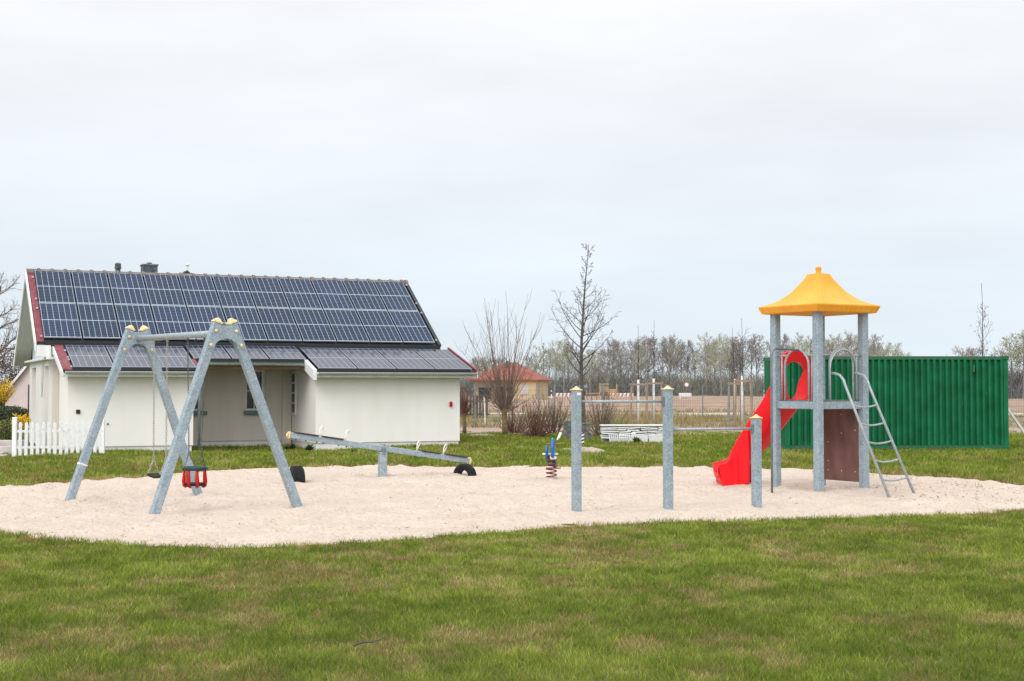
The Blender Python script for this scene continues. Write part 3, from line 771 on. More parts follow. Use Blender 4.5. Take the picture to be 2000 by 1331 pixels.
# gutters
gt_ = MB()
def gutter(b, x0, x1, y, z, r=.06):
    n = 8; prof = [(math.cos(math.pi + math.pi * i / n) * r, math.sin(math.pi + math.pi * i / n) * r) for i in range(n + 1)]
    prof2 = [(a * .9, c * .9) for a, c in prof][::-1]
    b.prism(prof + prof2, ((x0 + x1) / 2, y, z), (0, 1, 0), (0, 0, 1), (1, 0, 0), x1 - x0)
gutter(gt_, -10.72, -7.42, -.50, z1(-.42) - .02, .065); gt_.build('gutter', M['zinc_light'], hs)
gt_ = MB(); gutter(gt_, -4.27, .32, -.50, z1(-.42) - .02, .065); gt_.build('gutter', M['zinc_light'], hs)
g3 = MB(); gutter(g3, -7.34, -4.40, .35, z1(.42) - .05, .065); g3.build('gutter', M['zinc'], hs)
for xa, xb in ((-10.72, -7.40), (-4.27, .33)):
    fa = MB(); fa.prism([(-.40, z1(-.42) - .16), (0, z1(-.42) - .16), (0, z1(-.42) - .13), (-.36, z1(-.42) - .13), (-.36, z1(-.42) - .03), (-.40, z1(-.42) - .03)], ((xa + xb) / 2, 0, 0), (0, 1, 0), (0, 0, 1), (1, 0, 0), xb - xa); fa.build('fascia', M['white_paint'], hs)
fz = MB(); fz.bb((-7.36, .42, z1(.42) - .10), (-4.38, .44, z1(.42) + .0)); fz.build('drip_edge', M['zinc_light'], hs)
bm_ = MB(); bm_.bb((-7.46, .50, 2.12), (-4.20, .62, 2.24)); bm_.build('porch_beam', M['wood'], hs, bevel=.01)
dp = MB(); dp.tube([(-7.22, .35, 2.16), (-7.24, .30, 2.05), (-7.25, .28, 1.9), (-7.25, .28, -.15)], .038, 10); dp.build('downpipe', M['zinc'], hs, smooth=True)
# loose cable on the gable
cb = MB(); cb.tube([(-10.90, 2.9 + .5 * math.sin(i / 9 * 2.2), 2.3 - .95 * math.sin(i / 9 * 3.1)) for i in range(10)], .006, 5); cb.build('cable', M['galv_dark'], hs)

# solar panels: one mesh per size, one object each
def panel_mesh(name, wd, ln, m):
    b = MB(); b.box((wd / 2, ln / 2, .02), (wd, ln, .035)); o = b.build(name, m, hs); return o
def place_panel(src, first, x, t, z, slope):
    o = src if first else src.copy()
    if not first: C.objects.link(o)
    o.parent = hs; o.location = (x, t, z); o.rotation_euler = (slope, 0, 0)
    return o
sA = math.atan2(z2(4.7) - z2(1.75), 2.95); LA = 3.58
pw = (11.21 - .17 - .07) / 11
src = panel_mesh('solar_panel', pw - .034, 1.71, M['panel']); first = True
for row in range(2):
    for k in range(11):
        dL = .04 + row * 1.745
        t = 1.75 + dL * math.cos(sA); z = z2(1.75) + dL * math.sin(sA) + .05
        place_panel(src, first, -11.21 + .19 + k * pw, t, z, sA); first = False
sB = math.atan(SL1); ll = 1.98
srcB = panel_mesh('solar_panel', 1.0, ll, M['panel_low'])
first = True
for x0, n, step_ in ((-10.52, 3, 1.03), (-4.22, 4, 1.115)):
    for k in range(n):
        pp_ = place_panel(srcB, first, x0 + k * step_, -.38, z1(-.38) + .045, sB); first = False; pp_.scale = ((step_ - .03), 1, 1)
srcC = panel_mesh('solar_panel', .99, 1.24, M['panel_low']); first = True
for k in range(3): place_panel(srcC, first, -7.38 + k * 1.03, .44, z1(.44) + .047, sB); first = False
for cx_, t, z in [(-.02, t, z2(t) + .10) for t in (1.85, 3.1, 3.55, 4.45)] + [(-11.08, t, z2(t) + .06) for t in (1.85, 3.0, 3.4, 4.35)] + [(-10.56, t, z1(t) + .06) for t in (-.3, .3, .5, 1.1)]:
    cl = MB(); cl.box((cx_, t, z), (.05, .07, .05)); cl.build('panel_clamp', M['frame_alu'], hs)
# chimney, vent pipes
ch = MB(); ch.bb((-7.95, 5.05, 4.2), (-7.53, 5.5, 5.20)); ch_o = ch.build('chimney', M['slate'], hs, bevel=.01)
c2 = MB(); c2.bb((-7.97, 5.03, 5.20), (-7.51, 5.52, 5.24)); c2.lathe([(0, 5.30), (.08, 5.30), (.09, 5.24)], 12, (-7.74, 5.27, 0)); c2.build('chimney_cap', M['stone'], ch_o)
vp = MB(); vp.lathe([(.075, 4.3), (.075, 5.08), (.10, 5.08), (.10, 5.13), (.085, 5.14), (.09, 5.22), (.04, 5.25), (0, 5.25)], 12, (-8.66, 5.1, 0)); vp.build('vent_pipe', M['slate'], hs, smooth=False)
vq = MB(); vq.tube([(-6.62, 5.3, 4.2), (-6.62, 5.3, 5.26)], .03, 8); vq.lathe([(.07, 5.26), (.07, 5.29), (0, 5.31)], 10, (-6.62, 5.3, 0)); vq.build('flue', M['white_paint'], hs)
dm = MB(); dm.prism([(-.22, 0), (.22, 0), (0, .17)], (-6.66, 5.35, 4.93), (1, 0, 0), (0, 0, 1), (0, 1, 0), .5); dm.build('dormer_peak', M['dkbrown'], hs)

# ------------------------------------------------------------------ shipping container
cl_, cr_ = V((6.93, 36.15, 0)), V((12.74, 36.45, 0))
dirc = (cr_ - cl_); Lc = dirc.length; angc = math.atan2(dirc.y, dirc.x)
ct = thing('storage_container', 'dark green corrugated steel storage container standing on the grass behind the tower', 'container', cl_, angc)
Hc, Dc = 2.44, 2.4
def corr(b, L, fn, n, z0, z1v):
    p = L / n; prof = []
    for k in range(n):
        for f_, o_ in ((0, 0), (.26, 0), (.38, .078), (.74, .078), (.88, 0)): prof.append((k * p + f_ * p, o_))
    prof.append((L, 0))
    vs = []; 
    for (a, o_) in prof:
        for z in (z0, z1v): vs.append(fn(a, o_, z))
    b.add(vs, [(2 * i, 2 * i + 2, 2 * i + 3, 2 * i + 1) for i in range(len(prof) - 1)])
sd = MB()
corr(sd, Lc - .24, lambda a, o_, z: (.12 + a, .08 - o_, z), 35, .14, 2.34)
corr(sd, Lc - .24, lambda a, o_, z: (.12 + a, Dc - .08 + o_, z), 35, .14, 2.34)
corr(sd, Dc - .24, lambda a, o_, z: (.08 - o_, .12 + a, z), 13, .14, 2.34)
corr(sd, Dc - .24, lambda a, o_, z: (Lc - .08 + o_, .12 + a, z), 13, .14, 2.34)
sd.build('corrugated_side', M['green'], ct)
rl = MB()
for y in (.06, Dc - .06): rl.bb((.12, y - .05, 2.335), (Lc - .12, y + .05, Hc - .012)); rl.bb((.12, y - .05, .05), (Lc - .12, y + .05, .145))
for x in (.06, Lc - .06): rl.bb((x - .05, .12, 2.335), (x + .05, Dc - .12, Hc - .012)); rl.bb((x - .05, .12, .05), (x + .05, Dc - .12, .145))
rl.build('rail', M['green_rust'], ct, bevel=.008)
for x in (0, Lc - .16):
    for y in (0, Dc - .16):
        q = MB(); q.bb((x + .02, y + .02, .12), (x + .14, y + .14, Hc - .1)); q.bb((x, y, 0), (x + .16, y + .16, .12)); q.bb((x, y, Hc - .1), (x + .16, y + .16, Hc)); q.build('corner_post', M['green'], ct, bevel=.008)
tp = MB(); tp.bb((.11, .11, Hc - .06), (Lc - .11, Dc - .11, Hc - .04)); tp.build('roof_sheet', M['green'], ct)
q = MB(); q.bb((Lc - .95, -.012, 2.02), (Lc - .90, .02, 2.2)); q.build('vent', M['green_rust'], ct)

# ------------------------------------------------------------------ swing frame
sw = thing('swing_frame', 'galvanised swing frame of two A shaped leg pairs with yellow caps', 'swing frame', (-4.56, 19.47, 0))
feetL = [gp(134, 983), gp(389, 972)]; feetR = [gp(299, 1011), gp(583, 996)]
def apex(fe): m_ = (fe[0] + fe[1]) / 2; return m_
aL, aR = apex(feetL), apex(feetR)
aR = V((aR.x - .06, aR.y - .02, 0))
HT = 2.46
wl = .112
for fe, a in ((feetL, aL), (feetR, aR)):
    ax = (fe[1] - fe[0]).normalized(); nrm = V((ax.y, -ax.x, 0))
    tops = []
    for sgn, ft_ in ((-1, fe[0]), (1, fe[1])):
        top = a + ax * sgn * .105 + V((0, 0, HT)); tops.append(top)
        dd = (ft_ - top).normalized(); bot = ft_ + dd * .15
        lg = MB(); lg.beam(bot, top, wl, wl, up=nrm); leg = lg.build('leg', M['galv'], sw, bevel=.01, world=True)
        u = -dd
        cpb = MB(); sidev = u.cross(nrm).normalized()
        rm = Matrix((sidev, nrm, u)).transposed()
        cpb.lathe([(.086, 0), (.086, .022), (.060, .036), (.042, .058), (.02, .070), (0, .071)], 4, top + u * .002, rm @ Matrix.Rotation(R(45), 3, 'Z'))
        cpb.build('cap', M['cap'], leg, world=True, bevel=.006)
    # gusset plates, arched underneath
    for sgn in (-1, 1):
        pts = []
        zt, zb = HT - .03, HT - .33
        def hw(z): return .105 + (HT - z) * (((fe[1] - a).length - .105) / HT)
        pts = [(-hw(zt) - .03, zt), (hw(zt) + .03, zt), (hw(zb) + .02, zb), (hw(zb) - .07, zb)]
        for i in range(1, 8):
            an = math.pi * i / 8; pts.append(((hw(zb) - .07) * math.cos(an), zb + .13 * math.sin(an)))
        pts += [(-hw(zb) + .07, zb), (-hw(zb) - .02, zb)]
        pl = MB(); pl.prism(pts, V((a.x, a.y, 0)) + nrm * sgn * (wl / 2 + .006), ax, (0, 0, 1), nrm, .01)
        pl.build('gusset_plate', M['galv'], sw, world=True)
        rm = Matrix((ax, V((0, 0, 1)), nrm * sgn)).transposed()
        for zz in (zt - .07, zb + .045):
            for s2 in (-1, 1):
                bo = MB(); bo.lathe([(.022, 0), (.022, .012), (.010, .02), (0, .02)], 8, V((a.x, a.y, 0)) + ax * s2 * (hw(zz) - .005) + V((0, 0, zz)) + nrm * sgn * (wl / 2 + .012), rm); bo.build('bolt', M['cap'], sw, world=True)
bd_ = (aR - aL).normalized()
zbm = HT - .125
bmx = MB(); bmx.tube([aL + bd_ * .03 + V((0, 0, zbm)), aR - bd_ * .03 + V((0, 0, zbm))], .045, 16); bmx.build('top_beam', M['galv_light'], sw, smooth=True, world=True)
st = MB(); p_ = feetL[0].lerp(aL - (feetL[1] - feetL[0]).normalized() * .105 + V((0, 0, HT)), .12)
dd = (aL + V((0, 0, HT)) - feetL[0]).normalized()
axl = (feetL[1] - feetL[0]).normalized(); nl = V((axl.y, -axl.x, 0))
p_ = feetL[0].lerp(aL - axl * .105 + V((0, 0, HT)), .215)
st.beam(p_, p_ + (aL - axl * .105 + V((0, 0, HT)) - feetL[0]).normalized() * .022, wl + .006, wl + .006, up=nl); st.build('sticker_band', M['sign_white'], sw, world=True)

# ------------------------------------------------------------------ chains and swings
def chain(b, p0, p1, pitch=.038, r=.0045, wdt=.011):
    p0, p1 = V(p0), V(p1); L = (p1 - p0).length; n = max(2, int(L / pitch)); d = (p1 - p0).normalized()
    u = d.orthogonal().normalized(); w_ = d.cross(u)
    for i in range(n):
        c = p0 + d * (i + .5) * L / n; a = u if i % 2 == 0 else w_
        hl = L / n * .5 + .006
        loop = [c + d * hl + a * 0, c + d * hl * .6 + a * wdt, c - d * hl * .6 + a * wdt, c - d * hl, c - d * hl * .6 - a * wdt, c + d * hl * .6 - a * wdt]
        b.tube(loop, r, 4, closed=True)
Lb = (aR - aL).length
def onb(t, z): return aL + (aR - aL) * t + V((0, 0, z))
perp = V((-bd_.y, bd_.x, 0))
c1 = onb(.295, 0)
fs = thing('flat_swing', 'black flat rubber swing seat on pale chains, left swing of the frame', 'swing', (c1.x, c1.y, 0))
seat = MB()
ts = (.215, .375)
pz = .40
cc = onb(.295, pz)
def sq(a, b_, z): return cc + bd_ * a + perp * b_ + V((0, 0, z))
hw_ = .235; prof = [(-hw_, .02), (-hw_ * .6, .0), (0, -.012), (hw_ * .6, .0), (hw_, .02)]
vs = []; fs_ = []
for a, z in prof:
    for b_ in (-.09, .09):
        vs += [sq(a, b_, z), sq(a, b_, z - .03)]
for i in range(4):
    o_ = i * 4
    fs_ += [(o_, o_ + 4, o_ + 6, o_ + 2), (o_ + 1, o_ + 3, o_ + 7, o_ + 5), (o_, o_ + 1, o_ + 5, o_ + 4), (o_ + 2, o_ + 6, o_ + 7, o_ + 3)]
fs_ += [(0, 2, 3, 1), (16, 17, 19, 18)]
seat.add(vs, fs_); seat.build('seat', M['black'], fs, bevel=.008, world=True)
for t, sgn in ((ts[0], -1), (ts[1], 1)):
    cm = MB(); top = onb(t, zbm - .05); fork = cc + bd_ * sgn * (hw_ - .03) + V((0, 0, .22))
    chain(cm, top, fork); chain(cm, fork, sq(sgn * (hw_ - .03), -.08, .02)); chain(cm, fork, sq(sgn * (hw_ - .03), .08, .02))
    cm.tube([onb(t, zbm - .03), onb(t, zbm - .07)], .016, 8)
    cm.build('chain', M['chain'], fs, world=True)
c2_ = onb(.70, 0)
bs = thing('toddler_swing', 'toddler swing basket with red posts hanging from dark chains', 'swing', (c2_.x, c2_.y, 0))
cc = onb(.70, 0)
rg = MB(); ring = [cc + bd_ * .17 * math.cos(a) * 1.0 + perp * .15 * math.sin(a) + V((0, 0, .545)) for a in [2 * math.pi * i / 20 for i in range(20)]]
rg.tube(ring, .024, 8, closed=True); rg.build('ring', M['dark_green'], bs, smooth=True, world=True)
sb = MB(); sb.prism([(math.cos(2 * math.pi * i / 12) * .17, math.sin(2 * math.pi * i / 12) * .15) for i in range(12)], cc + V((0, 0, .335)), bd_, perp, (0, 0, 1), .035); sb.build('seat', M['black'], bs, world=True, bevel=.008)
for k, (a, m_) in enumerate(((200, 'orange_red'), (255, 'red_paint'), (300, 'red_paint'), (345, 'red_paint'), (40, 'red_paint'), (95, 'red_paint'), (145, 'orange_red'))):
    an = R(a); po = MB()
    def pq(rx, z): return cc + bd_ * rx * math.cos(an) + perp * rx * .9 * math.sin(an) + V((0, 0, z))
    po.tube([pq(.155, .535), pq(.16, .46), pq(.165, .38), pq(.155, .32), pq(.12, .30)], [.014, .018, .024, .024, .018], 8); po.build('side_post', M[m_], bs, smooth=True, world=True)
for t, sgn in ((.61, -1), (.79, 1)):
    cm = MB(); top = onb(t, zbm - .05); fork = cc + bd_ * sgn * .19 + V((0, 0, .74))
    chain(cm, top, fork, .034, .004, .009)
    for s2 in (-1, 1): chain(cm, fork, cc + bd_ * sgn * .15 + perp * s2 * .08 + V((0, 0, .565)), .03, .004, .008)
    cm.tube([onb(t, zbm - .03), onb(t, zbm - .07)], .016, 8)
    cm.build('chain', M['chain_dark'], bs, world=True)

# ------------------------------------------------------------------ horizontal bars
pu = thing('exercise_bars', 'three square galvanised posts with yellow caps carrying a high and a low bar', 'pull-up bars', gp(1305, 1005))
posts = [(gp(1126, 1006), 1.59), (gp(1305, 1004), 1.60), (gp(1478, 999), 1.22)]
bdir = (posts[2][0] - posts[0][0]).normalized(); bang = math.atan2(bdir.y, bdir.x) + R(9)
for p, h in posts:
    rm = Matrix.Rotation(bang, 3, 'Z')
    b = MB(); b.box(p + V((0, 0, h / 2 - .1)), (.108, .108, h + .2), rm); po = b.build('post', M['galv'], pu, world=True, bevel=.014)
    c = MB(); c.box(p + V((0, 0, h + .008)), (.125, .125, .016), rm); c.lathe([(.062, .016), (.050, .024), (.030, .034), (.022, .045), (.012, .052), (0, .054)], 12, p + V((0, 0, h)), rm)
    c.build('cap', M['cap'], po, world=True, bevel=.004)
for (p, q, z) in ((posts[0][0], posts[1][0], 1.448), (posts[1][0], posts[2][0], 1.085)):
    e = (q - p).normalized()
    b = MB(); b.tube([p + e * .05 + V((0, 0, z)), q - e * .05 + V((0, 0, z))], .017, 12); ba = b.build('bar', M['galv_light'], pu, smooth=True, world=True)
    c = MB(); c.beam(q - e * .075 + V((0, 0, z)), q - e * .05 + V((0, 0, z)), .06, .12); c.build('bracket', M['galv_dark'], ba, world=True, bevel=.006)
sk = MB(); p = posts[0][0]; rm = Matrix.Rotation(bang, 3, 'Z'); sk.box(p + rm @ V((.012, -.056, 0)) + V((0, 0, 1.545)), (.06, .003, .035), rm); sk.build('sticker', M['sign_white'], pu, world=True)

# ------------------------------------------------------------------ play tower
F = gp(1598, 964.5); F = V((4.70, 21.85, 0))
ld = V((-.50, .82, 0)); rd = V((.82, .50, 0)); side = .96; lu, ru = ld.normalized(), rd.normalized()
Lp, Rp, Bp = F + lu * side, F + ru * side, F + (lu + ru) * side
tc_ = (F + Bp) / 2
tw = thing('play_tower', 'climbing tower with a yellow pagoda roof, red slide and pipe ladder', 'play tower', (tc_.x, tc_.y, 0), math.atan2(ru.y, ru.x))
tang = math.atan2(ru.y, ru.x); rmT = Matrix.Rotation(tang, 3, 'Z')
for p in (F, Lp, Rp, Bp):
    b = MB(); b.box(p + V((0, 0, 1.33)), (.122, .122, 3.0), rmT); b.build('post', M['galv'], tw, world=True, bevel=.016)
# roof, local coordinates around the thing's origin
rf = MB()
prof = [(.600, 2.79), (.645, 2.80), (.687, 2.895), (.683, 2.912), (.60, 2.938), (.46, 3.005), (.315, 3.13), (.235, 3.24), (.175, 3.33), (.125, 3.425), (.095, 3.432)]
ns = 8
def ringp(r, z):
    pts = []
    cs = [(-1, -1), (1, -1), (1, 1), (-1, 1)]
    for k in range(4):
        a, b_ = cs[k], cs[(k + 1) % 4]
        for i in range(ns):
            t = i / ns; x, y = a[0] + (b_[0] - a[0]) * t, a[1] + (b_[1] - a[1]) * t
            rr = math.hypot(x, y) ; cor = min(1.0, 1.38 / rr) 
            pts.append(V((x * r * cor, y * r * cor, z)))
    return pts
vs = []; 
for r, z in prof: vs += ringp(r, z)
nn = ns * 4; fs_ = [(i * nn + j, i * nn + (j + 1) % nn, (i + 1) * nn + (j + 1) % nn, (i + 1) * nn + j) for i in range(len(prof) - 1) for j in range(nn)]
fs_.append(tuple(range((len(prof) - 1) * nn, len(prof) * nn))); fs_.append(tuple(range(nn))[::-1])
rf.add(vs, fs_); ro = rf.build('roof', M['yellow'], tw, smooth=False)
for pl_ in ro.data.polygons: pl_.use_smooth = True
es = ro.modifiers.new('edges', 'EDGE_SPLIT'); es.split_angle = R(28)
kn = MB(); kn.lathe([(.055, 3.43), (.045, 3.445), (.042, 3.49), (.048, 3.51), (.042, 3.535), (.02, 3.545), (0, 3.547)], 16); kn.build('finial', M['yellow'], ro, smooth=True)
# deck and frame
dk = MB(); dk.bb((-.44, -.44, 1.405), (.44, .44, 1.43)); dk.build('deck', M['deck'], tw)
for (p, q) in ((F, Lp), (F, Rp), (Lp, Bp), (Rp, Bp)):
    e = (q - p).normalized()
    b = MB(); b.beam(p + e * .055 + V((0, 0, 1.352)), q - e * .055 + V((0, 0, 1.352)), .05, .115); b.build('deck_beam', M['galv'], tw, world=True, bevel=.006)
def arch_tube(b, o, e, x0, x1, z0, ztop, r=.017, n=10):
    pts = [o + e * x0 + V((0, 0, z0))]
    rad = (x1 - x0) / 2
    for i in range(n + 1):
        a = math.pi * i / n
        pts.append(o + e * ((x0 + x1) / 2 - rad * math.cos(a)) + V((0, 0, ztop - rad + rad * math.sin(a))))
    pts.append(o + e * x1 + V((0, 0, z0)))
    b.tube(pts, r, 10)
# left front side: rail, arch, uprights
b = MB()
b.tube([F + lu * .06 + V((0, 0, 2.13)), F + lu * .30 + V((0, 0, 2.13))], .014, 8)
b.tube([F + lu * .70 + V((0, 0, 2.13)), F + lu * .90 + V((0, 0, 2.13))], .014, 8)
arch_tube(b, F, lu, .20, .74, 1.42, 2.225)
b.tube([F + lu * .13 + V((0, 0, 1.42)), F + lu * .13 + V((0, 0, 2.13))], .012, 8)
b.tube([F + lu * .81 + V((0, 0, 1.42)), F + lu * .81 + V((0, 0, 2.13))], .012, 8)
b.build('railing', M['galv_light'], tw, smooth=True, world=True)
# right front side: entry arches
b = MB()
b.tube([F + ru * .06 + V((0, 0, 2.13)), F + ru * .24 + V((0, 0, 2.13))], .014, 8)
b.tube([F + ru * .76 + V((0, 0, 2.13)), F + ru * .90 + V((0, 0, 2.13))], .014, 8)
arch_tube(b, F - lu * .02, ru, .22, .72, 1.42, 2.235); arch_tube(b, F - lu * .075, ru, .18, .74, 1.44, 2.215, .015)
b.tube([F + ru * .82 + V((0, 0, 1.42)), F + ru * .82 + V((0, 0, 2.13))], .012, 8)
b.build('railing', M['galv_light'], tw, smooth=True, world=True)
# back right side: rail
b = MB(); b.tube([Rp + lu * .05 + V((0, 0, 2.13)), Bp - lu * .05 + V((0, 0, 2.13))], .014, 8)
b.build('railing', M['galv_light'], tw, smooth=True, world=True)
# brown panel below the deck on the back right side
b = MB(); b.beam(Rp + lu * .07 + V((0, 0, .715)), Bp - lu * .07 + V((0, 0, .715)), .018, 1.15); pn = b.build('side_panel', M['brown_panel'], tw, world=True, bevel=.004)
b = MB(); rmx = Matrix((lu, V((0, 0, 1)), -ru)).transposed()
for a, z in ((.18, .30), (.48, .30), (.78, .30), (.18, .95), (.78, .75), (.78, .45), (.48, .90), (.48, 1.2)):
    b.lathe([(.011, 0), (.009, .006), (0, .009)], 8, Rp + lu * a - ru * .01 + V((0, 0, z)), rmx)
b.build('bolts', M['cap'], pn, world=True)
# ladder
lb = MB(); outn = -lu
def lad(s, foot, off):
    top = F + ru * s
    p0 = top + outn * .03 + V((0, 0, 1.85)); pts = [p0, p0 + outn * .10 + V((0, 0, -.01))]
    k = top + outn * .30
    pts += [top + outn * .22 + V((0, 0, 1.815)), top + outn * .30 + V((0, 0, 1.74)), top + outn * .355 + V((0, 0, 1.62))]
    return pts + [foot + (pts[-1] - foot) * -0 + V((0, 0, -.05))]
footA, footB = gp(1740, 974), gp(1790, 969)
ra = lad(.24, footA, 0); rb_ = lad(.74, footB, 0)
for rr in (ra, rb_):
    b = MB(); b.tube(rr, .021, 12); lr = b.build('ladder_rail', M['galv_light'], tw, smooth=True, world=True)
for k in range(5):
    z = 1.36 - k * .272
    def onr(rr):
        a, c = rr[4], rr[5]; t = (z - a.z) / (c.z - a.z); return a.lerp(c, t)
    A, B = onr(ra), onr(rb_)
    pts = [A.lerp(B, i / 8) + outn * .00 - V((0, 0, .035 * math.sin(math.pi * i / 8))) + (-outn) * .03 * math.sin(math.pi * i / 8) for i in range(9)]
    b = MB(); b.tube(pts, .0145, 10); b.build('ladder_rung', M['galv_light'], tw, smooth=True, world=True)
# sliding pole, bent over to the tower
pf = gp(1508, 968)
tgt = F + lu * .42 + V((0, 0, 2.21))
dpt = V((tgt.x - pf.x, tgt.y - pf.y, 0)); du = dpt.normalized()
pts = [pf + V((0, 0, -.1)), pf + V((0, 0, 2.08))] + [pf + du * (.14 - .14 * math.cos(a)) + V((0, 0, 2.08 + .14 * math.sin(a))) for a in (R(25), R(50), R(75), R(90))] + [tgt]
b = MB(); b.tube(pts, .0165, 12); b.build('sliding_pole', M['galv_dark'], tw, smooth=True, world=True)

# slide: moulded channel leaving the back left side and curving round to the left
sl_pts = [(Lp.lerp(Bp, .47) + lu * -.02, 1.43), (Lp.lerp(Bp, .47) + lu * .18, 1.40), (V((4.41, 23.30, 0)), 1.20), (V((4.25, 23.56, 0)), .90), (V((4.06, 23.76, 0)), .60), (V((3.86, 23.88, 0)), .36), (V((3.66, 23.93, 0)), .23), (V((3.42, 23.93, 0)), .20)]
def cr(P, n=7):
    o = []
    for i in range(len(P) - 1):
        p0 = P[max(i - 1, 0)]; p1 = P[i]; p2 = P[i + 1]; p3 = P[min(i + 2, len(P) - 1)]
        for s in range(n):
            t = s / n
            o.append(.5 * (2 * p1 + (p2 - p0) * t + (2 * p0 - 5 * p1 + 4 * p2 - p3) * t * t + (3 * p1 - p0 - 3 * p2 + p3) * t ** 3))
    o.append(P[-1]); return o
path = cr([V((p.x, p.y, z)) for p, z in sl_pts])
sm = MB(); rows = []
for i, p in enumerate(path):
    a = path[max(i - 1, 0)]; c = path[min(i + 1, len(path) - 1)]
    d = (c - a); dh = V((d.x, d.y, 0)).normalized(); sdv = V((-dh.y, dh.x, 0)); d = d.normalized()
    un = sdv.cross(d); un = -un if un.z < 0 else un
    f = i / (len(path) - 1)
    W = .245; wallh = .20 + .05 * math.sin(f * math.pi) + .42 * math.exp(-(f / .10) ** 2) - .07 * f ** 4
    out_ = [(-W - .05, wallh), (-W - .06, wallh - .03), (-W - .035, .08), (-W + .03, -.035), (-W * .5, -.085), (0, -.06), (W * .5, -.085), (W - .03, -.035), (W + .035, .08), (W + .06, wallh - .03), (W + .05, wallh)]
    inn = [(W - .005, wallh), (W - .03, .08), (W * .7, .015), (0, 0), (-W * .7, .015), (-W + .03, .08), (-W + .005, wallh)]
    rows.append([p + sdv * x + un * z for x, z in out_ + inn])
m_ = len(rows[0]); vs = [q for r_ in rows for q in r_]
fs_ = [(i * m_ + j, i * m_ + (j + 1) % m_, (i + 1) * m_ + (j + 1) % m_, (i + 1) * m_ + j) for i in range(len(rows) - 1) for j in range(m_)]
fs_.append(tuple(range(m_))[::-1]); fs_.append(tuple(range((len(rows) - 1) * m_, len(rows) * m_)))
sm.add(vs, fs_)
slo = sm.build('slide', M['red'], tw, smooth=True, world=True)
es = slo.modifiers.new('edges', 'EDGE_SPLIT'); es.split_angle = R(50)
# moulded skirts and nose under the run-out
def rim_z(x):
    k = min(range(len(path)), key=lambda q: abs(path[q].x - x)); return path[k].z
for sg in (-1, 1):
    ftm = MB(); rows = []
    for i in range(11):
        t = i / 10; x = 3.415 + t * (.70 if sg < 0 else .5); k = min(range(len(path)), key=lambda q: abs(path[q].x - x)); p = path[k]
        a = path[max(k - 1, 0)]; c = path[min(k + 1, len(path) - 1)]; dh = V((c.x - a.x, c.y - a.y, 0)).normalized(); sdv = V((-dh.y, dh.x, 0)); sdv = sdv * sg if sdv.y > 0 else -sdv * sg
        zt = p.z + .15 + .09 * t; o_ = .312 + .03 * math.sin(t * 9) * (t > .3); tuck = .16 * max(0, 1 - t * 5)
        base = V((x, p.y, 0)); lo_z = -.06 if t < .85 else -.06 + (t - .85) * 1.5 * p.z
        rows.append([base + sdv * o_ + V((tuck * .5, 0, lo_z)), base + sdv * (o_ - .012) + V((tuck * .25, 0, zt * .5)), base + sdv * o_ + V((0, 0, zt)), base + sdv * (o_ - .04) + V((0, 0, zt)), base + sdv * (o_ - .05) + V((tuck * .5, 0, lo_z))])
    vs = [q for r_ in rows for q in r_]
    fs_ = [(i * 5 + j_, (i + 1) * 5 + j_, (i + 1) * 5 + (j_ + 1) % 5, i * 5 + (j_ + 1) % 5) for i in range(10) for j_ in range(5)] + [(0, 1, 2, 3, 4), (54, 53, 52, 51, 50)]
    ftm.add(vs, fs_); fo_ = ftm.build('slide_skirt', M['red'], slo, smooth=True, world=True); es_ = fo_.modifiers.new('edges', 'EDGE_SPLIT'); es_.split_angle = R(32)
nz_ = MB(); p = path[-1]; nz_.add([p + V((.0, -.26, .0)), p + V((.0, .26, .0)), V((p.x + .09, p.y + .26, -.05)), V((p.x + .09, p.y - .26, -.05)), p + V((.06, -.26, .0)), p + V((.06, .26, .0)), V((p.x + .15, p.y + .26, -.05)), V((p.x + .15, p.y - .26, -.05))],
    [(0, 3, 2, 1), (4, 5, 6, 7), (0, 1, 5, 4), (3, 7, 6, 2), (0, 4, 7, 3), (1, 2, 6, 5)]); nz_.build('slide_nose', M['red'], slo, world=True)
# hood: arched panel over the slide's entry
mid = Lp.lerp(Bp, .47); ex = (Bp - Lp).normalized()
ho = MB(); outl = []; inl = []
for i in range(13):
    a = math.pi * i / 12; outl.append((-.42 * math.cos(a), 1.86 + .37 * math.sin(a))); inl.append((-.27 * math.cos(a), 1.80 + .25 * math.sin(a)))
outl = [(-.42, 1.36)] + outl + [(.42, 1.36)]; inl = [(-.27, 1.36)] + inl + [(.27, 1.36)]
n_ = len(outl); O = mid + lu * .02
vs = []
for dpth in (0, .09):
    for a, z in outl: vs.append(O + ex * a + lu * dpth + V((0, 0, z)))
    for a, z in inl: vs.append(O + ex * a + lu * dpth + V((0, 0, z)))
fs_ = []
for i in range(n_ - 1):
    fs_ += [(i, i + 1, n_ + i + 1, n_ + i), (2 * n_ + i, 3 * n_ + i, 3 * n_ + i + 1, 2 * n_ + i + 1), (i, 2 * n_ + i, 2 * n_ + i + 1, i + 1), (n_ + i, n_ + i + 1, 3 * n_ + i + 1, 3 * n_ + i)]
ho.add(vs, fs_); ho.build('hood', M['red'], slo, world=True, bevel=.008)

